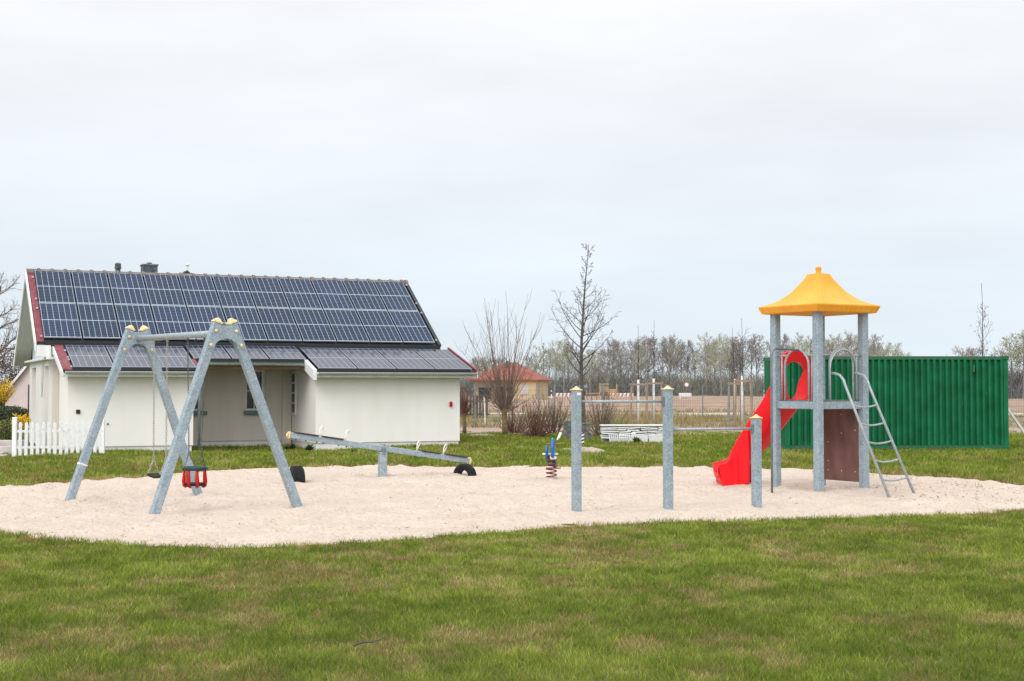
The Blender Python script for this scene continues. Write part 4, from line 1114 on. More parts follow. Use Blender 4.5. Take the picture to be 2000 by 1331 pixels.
# ------------------------------------------------------------------ seesaw
Lend, Rend = V((-3.86, 24.75, .80)), V((-.80, 26.15, .285))
ss = thing('seesaw', 'galvanised steel seesaw with white loop handles, left end raised', 'seesaw', (-2.36, 25.5, 0))
e = (Rend - Lend).normalized(); eh = V((e.x, e.y, 0)).normalized(); sn = V((-eh.y, eh.x, 0)); upn = sn.cross(e); upn = upn if upn.z > 0 else -upn
bm2 = MB(); bm2.beam(Lend, Rend, .10, .10, up=upn); bmo = bm2.build('beam', M['galv'], ss, world=True, bevel=.01)
for q, sgn in ((Lend, -1), (Rend, 1)):
    c = MB(); c.beam(q, q + e * sgn * .03, .125, .125, up=upn); c.beam(q + e * sgn * .03, q + e * sgn * .06, .07, .07, up=upn); c.build('end_cap', M['cap'], bmo, world=True, bevel=.012)
Lt = (Rend - Lend).length
for s0, s1 in ((.06, .50), (.58, .96), (Lt - .96, Lt - .58), (Lt - .48, Lt - .05)):
    c = MB(); c.beam(Lend + e * s0 + upn * .062, Lend + e * s1 + upn * .062, .16, .022, up=upn); c.build('seat', M['seat_board'], ss, world=True, bevel=.005)
for s0 in (.54, 1.02, Lt - 1.02, Lt - .50):
    q = Lend + e * s0
    loop = [q - sn * .05 + upn * .03 - e * .03, q - sn * .05 + upn * .13 - e * .035, q - sn * .045 + upn * .185 - e * .03, q - sn * .02 + upn * .225 + e * .0, q + sn * .02 + upn * .23 + e * .035, q + sn * .045 + upn * .195 + e * .055, q + sn * .05 + upn * .13 + e * .035, q + sn * .05 + upn * .03 + e * .0]
    b = MB(); b.tube(loop, .0105, 8); b.build('handle', M['white_loop'], ss, smooth=True, world=True)
bl = MB()
for s0 in (.12, .3, .5, .62, .9, 1.05, Lt - 1.05, Lt - .85, Lt - .55, Lt - .4):
    bl.beam(Lend + e * s0 - upn * .05, Lend + e * s0 - upn * .068, .025, .025, up=(0, 1, 0))
bl.build('bolts', M['flash'], bmo, world=True)
mp_ = Lend.lerp(Rend, .5)
c = MB(); c.box((mp_.x + .02, mp_.y, .20), (.135, .135, .56), Matrix.Rotation(math.atan2(eh.y, eh.x), 3, 'Z')); c.build('post', M['galv'], ss, world=True, bevel=.01)
c = MB(); c.box((mp_.x + .02, mp_.y, .50), (.06, .16, .14), Matrix.Rotation(math.atan2(eh.y, eh.x), 3, 'Z')); c.build('pivot', M['galv_dark'], ss, world=True, bevel=.008)

def tyre(loc, yaw, label, r=.235, wd=.18, sink=.03):
    t = thing('half_buried_tyre', label, 'tyre', (loc.x, loc.y, 0), yaw, 'buffer tyres under the seesaw')
    rot = Matrix.Rotation(R(90), 3, 'X')    # axis along local y
    b = MB()
    prof = [(r * .50, -wd * .36), (r * .66, -wd * .48), (r * .88, -wd * .50), (r * .97, -wd * .42)]
    for k in range(5):
        a = -wd * .36 + k * wd * .16; prof += [(r, a), (r, a + wd * .11), (r * .965, a + wd * .12), (r * .965, a + wd * .15)]
    prof += [(r * .97, wd * .45), (r * .88, wd * .50), (r * .66, wd * .48), (r * .50, wd * .36), (r * .50, -wd * .36)]
    b.lathe(prof, 40, (0, 0, -sink), rot)
    b.build('tread', M['black'], t, smooth=False)
    return t
tyre(V((-.86, 26.0, 0)), R(-32), 'black half buried tyre beneath the lowered end of the seesaw', .215, .17, -.02)
tyre(V((-3.70, 24.5, 0)), R(-68), 'black half buried tyre by the swing leg, beneath the raised seesaw end', .245, .20, -.04)

# ------------------------------------------------------------------ spring rocker
rp = gp(1077, 941)
rk = thing('spring_rocker', 'small blue spring rocker with dark red coil standing at the back of the sand', 'spring rider', (rp.x, rp.y, 0))
b = MB(); b.tube([(.088 * math.cos(a), .088 * math.sin(a), -.02 + .42 * a / (2 * math.pi * 6.2)) for a in [2 * math.pi * 6.2 * i / 124 for i in range(125)]], .012, 7); b.build('spring', M['spring'], rk, smooth=True)
b = MB(); b.lathe([(0, .39), (.10, .39), (.10, .415), (0, .415)], 14); b.build('spring_plate', M['spring'], rk)
dv = V((.12, .99, 0)).normalized(); dn = V((dv.y, -dv.x, 0))
outl = [(-.30, .24), (-.20, .22), (-.12, .36), (.10, .40), (.22, .44), (.26, .60), (.20, .74), (.10, .76), (.02, .66), (-.04, .52), (-.16, .47), (-.30, .50), (-.34, .38)]
b = MB(); b.prism([(-a, z) for a, z in outl], V((0, 0, 0)) + dn * .035, dv, (0, 0, 1), dn, .045); b.build('side_board', M['blue'], rk, bevel=.012)
b = MB(); b.prism([(-a * .8, .42 + (z - .42) * .6) for a, z in outl], V((0, 0, 0)) - dn * .07, dv, (0, 0, 1), dn, .035); b.build('side_board', M['blue'], rk, bevel=.01)
b = MB(); b.box((-.02, .02, .475), (.27, .24, .022)); b.build('seat', M['cream'], rk, bevel=.006)
b = MB(); b.tube([(-.07, -.14, .655), (.16, -.14, .655)], .014, 8); b.tube([(-.10, -.05, .235), (.16, -.05, .235)], .012, 8); b.build('handle_bar', M['brown'], rk)
b = MB(); b.lathe([(.05, .40), (.06, .42), (.055, .45), (0, .46)], 10, (.03, -.1, -.01)); b.build('clamp', M['white_loop'], rk)

# ------------------------------------------------------------------ picket fence
pf0, pf1 = gp(28, 893), gp(200, 889.5)
fn = thing('picket_fence', 'short white picket fence with flaking paint beside the house corner', 'fence', (pf0.x, pf0.y, 0))
e = (pf1 - pf0); Lf = e.length; e.normalize(); nf = V((e.y, -e.x, 0))
random.seed(5)
n = 15
for k in range(n):
    p = pf0 + e * (Lf * (k + .9) / (n + .3)); h = .80 + random.uniform(-.02, .02) - (.0 if k > 0 else -.01)
    b = MB(); lean = random.uniform(-.012, .012)
    b.prism([(-.038, .03), (.038, .03), (.038 + lean, h - .04), (.018 + lean, h), (-.018 + lean, h), (-.038 + lean, h - .04)], V((p.x, p.y, 0)) + nf * .03, e, (0, 0, 1), nf, .02)
    b.build('picket', M['picket'], fn, world=True, bevel=.004)
for z in (.22, .60):
    b = MB(); b.beam(pf0 + V((0, 0, z)), pf1 + V((0, 0, z)), .035, .06); b.build('rail', M['picket'], fn, world=True)
for p, h in ((pf0, .93), (pf1, .88)):
    b = MB(); b.box(V((p.x, p.y, h / 2 - .05)), (.10, .09, h + .1)); b.build('post', M['picket'], fn, world=True, bevel=.012)

# ------------------------------------------------------------------ bare trees
def grow(b, p, d, L, r, lvl, P, rnd, top=None):
    """one limb and its children; P = list of level dicts"""
    q = P[lvl]; n = q['n']; pts = [p.copy()]; rs = [r]; cur = p.copy(); dd = d.copy()
    for i in range(n):
        dd = (dd + V((rnd.gauss(0, q['wob']), rnd.gauss(0, q['wob']), rnd.gauss(0, q['wob']) + q['up']))).normalized()
        cur = cur + dd * L / n; pts.append(cur.copy()); rs.append(max(r * (1 - (i + 1) / n * q.get('tap', .8)), q.get('rmin', .002)))
    tgt = b[0] if lvl <= q.get('split', 0) else b[1]
    tgt.tube(pts, rs, q['sides'], caps=False)
    if lvl + 1 < len(P):
        c = P[lvl + 1]; k = max(1, int(c['k'] * rnd.uniform(.8, 1.2)))
        az = rnd.uniform(0, 6.28)
        for j in range(k):
            f = c['f0'] + (c['f1'] - c['f0']) * (j + rnd.random()) / k
            x = f * n; i = min(int(x), n - 1); pos = pts[i].lerp(pts[i + 1], x - i); rr = rs[i] + (rs[i + 1] - rs[i]) * (x - i)
            ax = (pts[i + 1] - pts[i]).normalized(); o1 = ax.orthogonal().normalized(); az += 2.4 + rnd.uniform(-.4, .4)
            side_ = (Matrix.Rotation(az, 3, ax) @ o1)
            an = R(rnd.uniform(*c['ang'])); nd = ax * math.cos(an) + side_ * math.sin(an)
            ll = c['len'](f, rnd) * (L if c.get('rel', True) else 1)
            grow(b, pos, nd.normalized(), ll, min(rr * .8, max(c.get('rk', .5) * rr, c.get('rmin', .002))), lvl + 1, P, rnd)
def tree(name, label, cat, loc, P, h, r, seed, mats, group=None, d=V((0, 0, 1)), rz=0):
    rnd = random.Random(seed)
    t = thing(name, label, cat, loc, rz, group)
    b = (MB(), MB()); grow(b, V((0, 0, -.1)), d, h, r, 0, P, rnd)
    b[0].build('trunk', mats[0], t, smooth=True); b[1].build('crown', mats[1], t)
    return t
# tall leafless tree behind the bars
PT = [dict(n=16, wob=.018, up=.02, tap=.93, sides=8, rmin=.006),
      dict(n=7, wob=.06, up=.13, tap=.85, sides=5, k=35, f0=.30, f1=.985, ang=(50, 70), len=lambda f, r: max(.05, (.30 * (.45 + .55 * (f - .3) / .15) if f < .45 else .30 * max(.17, (1.0 - (f - .45) / .42) ** 1.1 if f < .87 else .17)) * r.uniform(.7, 1.15)), rk=.42, rmin=.005),
      dict(n=4, wob=.10, up=.04, tap=.8, sides=3, k=7, f0=.2, f1=1.0, ang=(28, 60), len=lambda f, r: .36 * (1.2 - f) * r.uniform(.6, 1.2), rk=.55, rmin=.0045),
      dict(n=3, wob=.15, up=.0, tap=.6, sides=3, k=5, f0=.3, f1=1.0, ang=(25, 60), len=lambda f, r: .5 * r.uniform(.6, 1.2), rk=.6, rmin=.0034)]
pt = at(1141, 850, 48); tree('bare_tree', 'tall slender leafless tree with upswept branches rising behind the bars', 'tree', (pt.x, 48, 0), PT, 6.68, .085, 12, (M['bark'], M['twig']))
# pollard willow
def willow(loc, label, seed, hh, nsh, Lmax, rad, name='pollard_willow', mats=None):
    rnd = random.Random(seed); t = thing(name, label, 'tree', loc)
    b = MB(); b.tube([(0, 0, -.1), (.01, 0, hh * .4), (-.01, .01, hh * .8), (0, 0, hh), (0, 0, hh + .10)], [rad * 1.25, rad, rad * .95, rad * 1.5, rad * .8], 9)
    b.build('trunk', M['bark_y'], t, smooth=True)
    c = MB()
    for i in range(nsh):
        a = rnd.uniform(0, 6.28); tilt = rnd.uniform(.05, .62) if i % 5 < 3 else rnd.uniform(.6, 1.5)
        d_ = V((math.cos(a) * math.sin(tilt), math.sin(a) * math.sin(tilt), math.cos(tilt)))
        L = Lmax * rnd.uniform(.5, 1.0) * max(.16, 1.05 - tilt * .62) * (1 if i % 4 else .5); n = 7; p = V((math.cos(a) * rad, math.sin(a) * rad, hh + rnd.uniform(-.08, .08))); pts = [p]
        for k in range(n):
            d_ = (d_ + V((rnd.gauss(0, .05), rnd.gauss(0, .05), .025 if tilt < .62 else .05))).normalized(); p = p + d_ * L / n; pts.append(p)
        r0 = .007 + .011 * L / Lmax
        c.tube(pts, [r0 * (1 - .8 * k / n) for k in range(n + 1)], 4, caps=False)
        for k in range(rnd.randint(4, 9)):
            j = rnd.randint(1, n - 1); q = pts[j]; dd2 = (pts[j + 1] - pts[j]).normalized() + V((rnd.gauss(0, .45), rnd.gauss(0, .45), .1)); dd2.normalize(); l2 = L * rnd.uniform(.12, .32)
            c.tube([q, q + dd2 * l2 * .5, q + (dd2 + V((0, 0, .3))).normalized() * l2], [.006, .005, .003], 3, caps=False)
    c.build('crown', (mats or M['twig_ochre']), t)
    return t
willow((-.25, 47.5, 0), 'pollarded willow with long upright shoots in front of the red roofed bungalow', 3, .88, 76, 4.9, .085, mats=M['twig_warm'])
willow((-1.62, 48.5, 0), 'small pollarded willow with reddish shoots right beside the white wall', 8, .75, 42, 1.25, .06, mats=M['twig_red'])
# shrubs of bare stems
def stem_shrub(loc, label, seed, n, h, sp, m, name='bare_shrub'):
    rnd = random.Random(seed); t = thing(name, label, 'shrub', loc)
    b, c = MB(), MB()
    for i in range(n):
        a = rnd.uniform(0, 6.28); rr = rnd.uniform(0, .17); tilt = abs(rnd.gauss(0, .62)); tilt = min(tilt, 1.35)
        p = V((math.cos(a) * rr, math.sin(a) * rr, -.05)); d_ = V((math.cos(a) * math.sin(tilt) * sp, math.sin(a) * math.sin(tilt) * sp, math.cos(tilt))).normalized()
        L = h * rnd.uniform(.55, 1.05); pts = [p]
        for k in range(5):
            d_ = (d_ + V((rnd.gauss(0, .08), rnd.gauss(0, .08), .05))).normalized(); p = p + d_ * L / 5; pts.append(p)
        (b if i % 3 == 0 else c).tube(pts, [.014 * (1 - .75 * k / 5) for k in range(6)], 4, caps=False)
        for k in range(rnd.randint(3, 7)):
            j = rnd.randint(1, 4); q = pts[j]; d2 = ((pts[j + 1] - pts[j]).normalized() + V((rnd.gauss(0, .5), rnd.gauss(0, .5), .15))).normalized(); l2 = L * rnd.uniform(.12, .35)
            c.tube([q, q + d2 * l2 * .5, q + (d2 + V((0, 0, .25))).normalized() * l2], [.006, .005, .003], 3, caps=False)
    b.build('stems', M['twig_red'], t); c.build('twigs', m, t)
    return t
stem_shrub((.78, 45.5, 0), 'dense dark reddish bare shrub growing by the grey slab pile', 21, 80, 1.35, 1.4, M['twig_red'])
stem_shrub((2.95, 46.5, 0), 'bare tan shrub with thin stems growing left of the white plank stack', 22, 60, 1.75, 1.2, M['twig_warm'])
stem_shrub((.05, 49.5, 0), 'low bare reddish shrub between the willow and the dark shrub', 24, 60, 1.1, 1.3, M['twig_red'])
stem_shrub((1.45, 49.5, 0), 'thin bare shrub at the foot of the tall leafless tree', 25, 40, 1.5, .9, M['twig'])
# left: big bare tree behind the pink house
PF = [dict(n=8, wob=.05, up=.03, tap=.75, sides=7, rmin=.02),
      dict(n=6, wob=.12, up=.06, tap=.8, sides=4, k=14, f0=.2, f1=1.0, ang=(30, 65), len=lambda f, r: .55 * (1.25 - f) * r.uniform(.8, 1.2), rk=.6, rmin=.013),
      dict(n=5, wob=.16, up=.05, tap=.8, sides=3, k=12, f0=.15, f1=1.0, ang=(25, 60), len=lambda f, r: .5 * (1.2 - f) * r.uniform(.7, 1.2), rk=.6, rmin=.008),
      dict(n=3, wob=.2, up=.05, tap=.6, sides=3, k=7, f0=.15, f1=1.0, ang=(20, 60), len=lambda f, r: .5 * r.uniform(.6, 1.2), rk=.6, rmin=.006)]
pl = at(-38, 700, 78); tree('bare_tree', 'large bare tree standing behind the brown roofed house at the left edge', 'tree', (pl.x, 78, 0), PF, 7.4, .22, 31, (M['bark'], M['far_twig']))

# young staked trees
def staked(x, ybase, Y, topy, label, lab2, seed, kw=1.0, white=1.7, leaf=0):
    g = at(x, ybase, Y); loc = (g.x, Y, 0); hh = 1.63 + (757 - topy) * Y / 2778
    rnd = random.Random(seed); t = thing('young_tree', label, 'tree', loc, 0, 'young staked street trees')
    b = (MB(), MB())
    P_ = [dict(n=12, wob=.012, up=.03, tap=.9, sides=6, rmin=.008),
          dict(n=4, wob=.10, up=.14, tap=.7, sides=3, k=16, f0=.42, f1=.84, ang=(25, 50), len=lambda f, r: .13 * (1.25 - f) * r.uniform(.7, 1.4) * kw, rk=.5, rmin=.006),
          dict(n=3, wob=.15, up=.05, tap=.6, sides=3, k=4, f0=.25, f1=1.0, ang=(25, 60), len=lambda f, r: .5 * r.uniform(.5, 1.1), rk=.6, rmin=.005)]
    grow(b, V((0, 0, 0)), V((0, 0, 1)), hh, .04, 0, P_, rnd)
    b[0].build('trunk', M['bark'], t, smooth=True); b[1].build('crown', M['twig'], t)
    wb_ = MB(); wb_.tube([(0, 0, 0), (.0, 0, white)], [.052, .046], 8); wb_.build('white_wrap', M['whitewash'], t, smooth=True)
    if leaf:
        lv = leafcloud(rnd.randint(0, 999), 60, lambda r_: V((r_.gauss(0, .13), r_.gauss(0, .13), hh * r_.uniform(.5, .85))), .075); lv.build('dead_leaves', M['leaf_dead'], t)
    # tripod of stakes is its own thing
    sk_ = thing('tree_stakes', lab2, 'tree stakes', loc, 0, 'timber stake frames')
    hs_ = white * .93
    pts = [(-.33, -.28), (.33, -.28), (0, .38)]
    for a, c in pts:
        s3 = MB(); s3.tube([(a * 1.12, c * 1.12, -.1), (a * .9, c * .9, hs_)], .045, 7); s3.build('stake', M['stake'], sk_)
    for i in range(3):
        a, c = V((*pts[i], 0)) * .93, V((*pts[(i + 1) % 3], 0)) * .93; e_ = (c - a).normalized()
        s3 = MB(); s3.beam(a - e_ * .08 + V((0, 0, hs_ - .06)), c + e_ * .08 + V((0, 0, hs_ - .06)), .05, .08); s3.build('cross_bar', M['stake'], sk_)
    return t
def leafcloud(seed, n, fn, s):
    rnd = random.Random(seed); b = MB()
    for i in range(n):
        p = fn(rnd); u = V((rnd.gauss(0, 1), rnd.gauss(0, 1), rnd.gauss(0, 1))).normalized(); w_ = u.orthogonal().normalized(); l = s * rnd.uniform(.6, 1.3)
        b.add([p - u * l * .5, p + w_ * l * .3, p + u * l * .5, p - w_ * l * .3], [(0, 1, 2, 3)])
    return b
staked(1247, 832, 60, 636, 'young tree with a bare pointed leader beside the high bar, left of the pair', 'timber tripod round the left young tree behind the high bar', 41, .5, 1.95)
staked(1277, 832, 61, 626, 'young tree with thin side twigs beside the middle post, right of the pair', 'timber tripod round the young tree just left of the middle post', 42, 1.0, 2.0)
staked(1450, 835, 58, 622, 'young tree with whitewashed trunk just left of the red slide', 'timber tripod round the whitewashed young tree left of the slide', 43, 1.4, 2.1)
staked(1436, 828, 63, 640, 'young tree with withered leaves half hidden behind the whitewashed one', 'farther timber tripod half hidden behind the one left of the slide', 44, 1.4, 2.0, 1)
staked(1921, 850, 52, 552, 'young tree with a bare spike and withered leaves rising behind the container', 'timber tripod round the young tree behind the container', 45, .95, 1.7, 1)

# ------------------------------------------------------------------ far trees
PW = [dict(n=7, wob=.04, up=.02, tap=.8, sides=5, rmin=.03),
      dict(n=5, wob=.12, up=.06, tap=.75, sides=3, k=17, f0=.34, f1=1.0, ang=(28, 62), len=lambda f, r: .40 * math.sin(min(1, .15 + (1.08 - f) * 1.5) * 1.57) * r.uniform(.7, 1.2), rk=.5, rmin=.03),
      dict(n=4, wob=.13, up=.08, tap=.7, sides=3, k=9, f0=.25, f1=1.0, ang=(25, 65), len=lambda f, r: .50 * (1.25 - f) * r.uniform(.7, 1.2), rk=.55, rmin=.024),
      dict(n=2, wob=.2, up=.08, tap=.5, sides=3, k=5, f0=.2, f1=1.0, ang=(20, 60), len=lambda f, r: .55 * r.uniform(.6, 1.2), rk=.6, rmin=.02)]
protos = []
FARG = 'bare trees of the distant wood edge'
kinds = [('far_twig', 'far_bud'), ('far_twig', 'far_twig'), ('far_twig', 'far_pink'), ('birch', 'far_pink'), ('far_twig', 'far_bud'), ('far_twig', 'far_twig')]
names = {'far_bud': 'distant bare tree with pale green buds in the wood edge beyond the field', 'far_twig': 'distant grey leafless tree in the wood edge beyond the field', 'far_pink': 'distant leafless tree with reddish twigs in the wood edge beyond the field'}
for i, (tr_, cr_) in enumerate(kinds):
    t = tree('wood_edge_tree', names[cr_] if tr_ != 'birch' else 'distant white stemmed birch in the wood edge beyond the field', 'tree', (0, 236, 0), PW, 9.2, .16 if tr_ != 'birch' else .12, 100 + i, (M[tr_], M[cr_]), names[cr_] if tr_ != 'birch' else 'distant birches of the wood edge')
    t['group'] = FARG if tr_ != 'birch' else 'white stemmed birches of the distant wood edge'
    protos.append(t)
rnd = random.Random(77)
slots = []
x = -12.0
while x < 66:
    hsc = 1.0 + .10 * math.sin(x * .12 + 1) * rnd.uniform(.3, 1) + rnd.uniform(-.08, .12)
    hsc *= .62 if x < 5 else .80 if x < 16 else .92 if x < 24 else 1.0 if x < 45 else .90
    if x < 4 and rnd.random() < .45: x += 1.5
    slots.append((x, rnd.uniform(233, 262), hsc)); x += rnd.uniform(.7, 1.4)
for i, (x, y, s_) in enumerate(slots):
    k = rnd.choice([0, 0, 1, 2, 3, 4, 5, 5])
    if i < len(protos):
        k = i; o = protos[i]; o.location = (x, y, 0); o.scale = (s_,) * 3
    else:
        o = dup(protos[k], (x, y, 0), rnd.uniform(0, 6.28), scale=(s_ * rnd.uniform(.8, 1.1), s_ * rnd.uniform(.8, 1.1), s_))
far_all = sorted([o for o in C.objects if o.get('group') in (FARG, 'white stemmed birches of the distant wood edge') and o.parent is None], key=lambda o: o.location.x / o.location.y)
ORD = ['first', 'second', 'third', 'fourth', 'fifth', 'sixth', 'seventh', 'eighth', 'ninth', 'tenth', 'eleventh', 'twelfth', 'thirteenth', 'fourteenth', 'fifteenth', 'sixteenth', 'seventeenth', 'eighteenth', 'nineteenth', 'twentieth']
cnt = {}
for o in far_all:
    px = 1000 + 2778 * o.location.x / o.location.y
    where = 'behind the bungalow' if px < 1065 else 'round the tall tree' if px < 1220 else 'above the field' if px < 1400 else 'by the slide' if px < 1500 else 'behind the tower' if px < 1700 else 'behind the container' if px < 1975 else 'at the right edge'
    kd = 'birch' if 'birch' in o['label'] else 'budding tree' if 'green' in o['label'] else 'reddish tree' if 'reddish' in o['label'] else 'grey tree'
    k = cnt.get((where, kd), 0); cnt[(where, kd)] = k + 1
    o['label'] = '%s distant bare %s from the left in the wood edge %s' % (ORD[min(k, 19)], kd, where)
# rounded clump seen over the container, and the wood corner at the right edge
for (px, Y, s_, k) in ((1735, 150, .60, 0), (1715, 152, .55, 4), (1752, 149, .56, 0), (1880, 150, .58, 2), (1905, 152, .56, 5), (1945, 150, .55, 2), (1975, 152, .70, 0), (1998, 150, .74, 4), (2020, 151, .78, 0)):
    g = at(px, 760, Y)
    o = dup(protos[k], (g.x, Y, 0), rnd.uniform(0, 6.28), scale=(s_ * 1.2, s_ * 1.2, s_))
    nth = {1735: 'middle', 1715: 'leftmost', 1752: 'rightmost', 1880: 'first', 1905: 'second', 1945: 'third', 1975: 'fourth', 1998: 'fifth', 2020: 'sixth'}[px]
    o['label'] = nth + (' bare rounded tree in the clump just above the container' if px < 1800 else ' bare tree from the left behind the container at the right edge')
    o['group'] = 'bare trees seen over the container' if px < 1800 else 'bare trees at the right edge'
# undergrowth: one mass nobody could count
def thicket(name, label, x0, x1, y0, y1, n, h0, h1, wd, mats, seed):
    r = np.random.default_rng(seed)
    x = r.uniform(x0, x1, n); y = r.uniform(y0, y1, n); hh = r.uniform(h0, h1, n) * (.55 + .9 * fbm(x * .22, y * .1, seed)); z0 = np.where(r.random(n) < .45, 0, hh * r.uniform(.0, .6, n))
    L = hh - z0; lean = r.normal(0, .5, (n, 2)) * L[:, None]
    a = r.uniform(0, np.pi, n); w_ = wd * r.uniform(.4, 1.2, n); wx, wy = np.cos(a) * w_ / 2, np.sin(a) * w_ / 2 * .5
    P = np.empty((n, 4, 3))
    P[:, 0] = np.stack([x - wx, y - wy, z0], 1); P[:, 1] = np.stack([x + wx, y + wy, z0], 1)
    P[:, 2] = np.stack([x + wx * .3 + lean[:, 0], y + wy + lean[:, 1], z0 + L], 1); P[:, 3] = np.stack([x - wx * .3 + lean[:, 0], y - wy + lean[:, 1], z0 + L], 1)
    mi = np.clip((fbm(x * .15, y * .1, seed + 3) * 2.2 - .6 + r.normal(0, .25, n)) * len(mats), 0, len(mats) - 1).astype(int)
    o = np_mesh(name, P.reshape(-1, 3), np.arange(n * 4), np.full(n, 4), mats, mi=mi)
    o['label'] = label; o['category'] = 'thicket'; o['kind'] = 'stuff'
    return o
M['th1'] = mat('thicket_grey', (.20, .198, .192), .95); M['th2'] = mat('thicket_brown', (.25, .205, .18), .95); M['th3'] = mat('thicket_olive', (.22, .225, .165), .95); M['th4'] = mat('thicket_blue_grey', (.19, .21, .222), .95)  # pale greyed tones, haze put into the thicket colours
thicket('undergrowth', 'grey brown tangle of undergrowth along the foot of the distant wood', -25, 115, 236, 256, 38000, .5, 4.3, .13, [M['th4'], M['th1'], M['th2'], M['th3']], 5)
thicket('undergrowth', 'grey brown thicket at the right edge behind the container', 42, 62, 150, 158, 5000, 1.2, 4.2, .14, [M['th1'], M['th2']], 6)

# ------------------------------------------------------------------ wire fences
def wire_fence(label, Y, x0, x1, h, off, spn, wstep):
    t = thing('wire_fence', label, 'fence', (x0, Y, 0))
    x = off
    while x < x1:
        if x > x0:
            b = MB(); b.tube([(x - x0, 0, -.1), (x - x0, 0, h + .03)], .032, 8); b.build('post', M['fence_post'], t, smooth=False)
        x += spn
    wb_ = MB(); n = int((x1 - x0) / wstep)
    for i in range(n): wb_.beam((i * wstep, -.034, .05), (i * wstep, -.034, h), .0042, .0042, up=(0, 1, 0))
    for k in range(9): wb_.beam((0, -.041, .06 + k * (h - .08) / 8), (x1 - x0, -.041, .06 + k * (h - .08) / 8), .007, .007)
    wb_.build('wire_mesh', M['wire'], t)
wire_fence('tall wire mesh fence with slim posts between the lawn and the field', 56, -3.2, 21.5, 1.74, 8.55 - 2.5 * 5, 2.5, .07)
wire_fence('farther wire mesh fence standing beyond the young trees', 72, -2, 27, 1.7, 9.65 - 2.5 * 5, 2.5, .12)

# ------------------------------------------------------------------ far bungalow with red roof
fb = thing('bungalow', 'distant ochre bungalow with a red hipped roof seen through the willow', 'house', (at(990, 785, 152).x, 152, 0), R(-12))
b = MB(); b.bb((-3.6, 0, 0), (1.0, .25, 2.45)); b.bb((1.0, -1.3, 0), (3.4, 5.6, 2.5)); b.bb((-3.6, .25, 0), (-3.35, 5.6, 2.45)); b.build('wall', M['ochre'], fb)
b = MB(); b.bb((-3.4, -.04, 1.75), (.8, -.0, 2.45)); b.build('wall_band', M['offwhite'], fb)
b = MB(); b.add([(-4.1, -1.7, 2.45), (3.9, -1.7, 2.45), (3.9, 6.1, 2.45), (-4.1, 6.1, 2.45), (-.6, 2.2, 4.35), (.5, 2.2, 4.35), (-4.1, -1.7, 2.35), (3.9, -1.7, 2.35), (3.9, 6.1, 2.35), (-4.1, 6.1, 2.35)],
      [(0, 1, 5, 4), (1, 2, 5), (2, 3, 4, 5), (3, 0, 4), (6, 7, 1, 0), (7, 8, 2, 1), (8, 9, 3, 2), (9, 6, 0, 3), (9, 8, 7, 6)]); b.build('roof', M['red_roof'], fb)
for x0, x1, z0, z1_ in ((-3.1, -1.7, .2, 1.6), (-1.2, -.2, .0, 1.7), (.1, .8, .6, 1.6)):
    b = MB(); b.bb((x0, -.06, z0), (x1, -.01, z1_)); wo = b.build('window', M['dkbrown'], fb)
    b = MB(); b.bb((x0 + .12, -.09, z0 + .12), ((x0 + x1) / 2 - .05, -.065, z1_ - .12)); b.bb(((x0 + x1) / 2 + .05, -.09, z0 + .12), (x1 - .12, -.065, z1_ - .12)); b.build('pane', M['glass'], wo)
b = MB(); b.bb((-.3, .8, 3.4), (-.05, 1.05, 4.5)); b.build('chimney', M['slate'], fb)
b = MB(); b.bb((1.7, -1.34, .9), (2.6, -1.305, 1.9)); b.build('window', M['offwhite'], fb)
# board fence left of it, near the white wall
bf = thing('board_fence', 'low weathered brown board fence just right of the white wall', 'fence', (-4.6, 70, 0))
for k in range(22):
    b = MB(); b.box((k * .16, 0, .62), (.12, .02, 1.24)); b.build('board', M['dkbrown'], bf)
b = MB(); b.box((1.7, .03, .95), (3.6, .04, .08)); b.box((1.7, .03, .3), (3.6, .04, .08)); b.build('rail', M['dkbrown'], bf)

# small neighbour house at the left edge
ph = thing('pink_house', 'pale pink house gable with a brown tiled roof at the left edge', 'house', (at(60, 800, 58).x, 58, 0), R(0))
b = MB(); b.prism([(-1.0, 0), (2.6, 0), (2.6, 2.6), (.8, 3.55), (-1.0, 1.35)], (0, 0, 0), (1, 0, 0), (0, 0, 1), (0, 1, 0), .3); b.bb((-1.0, .15, 0), (2.6, 6, 1.3)); b.build('wall', M['pink'], ph)
b = MB(); b.add([(-1.35, -.3, .98), (.8, -.3, 3.65), (.2, 7, 4.0), (-2.6, 7, 1.0), (-1.35, -.3, .86), (.8, -.3, 3.53), (.2, 7, 3.88), (-2.6, 7, .88)], [(0, 1, 2, 3), (7, 6, 5, 4), (0, 4, 5, 1), (1, 5, 6, 2), (2, 6, 7, 3), (3, 7, 4, 0)])
b.add([(2.95, -.3, 1.2), (.8, -.3, 3.65), (.2, 7, 4.0), (2.95, 7, 1.2)], [(0, 1, 2, 3)]); b.build('roof', M['brown_roof'], ph)
b = MB(); b.prism([(-1.37, .84), (.8, 3.53), (.8, 3.67), (-1.37, .98)], (0, -.33, 0), (1, 0, 0), (0, 0, 1), (0, 1, 0), .05); b.build('barge_board', M['white_paint'], ph)
b = MB(); b.bb((-.05, -.2, .1), (.32, -.16, 1.75)); b.build('door', M['glass'], ph)

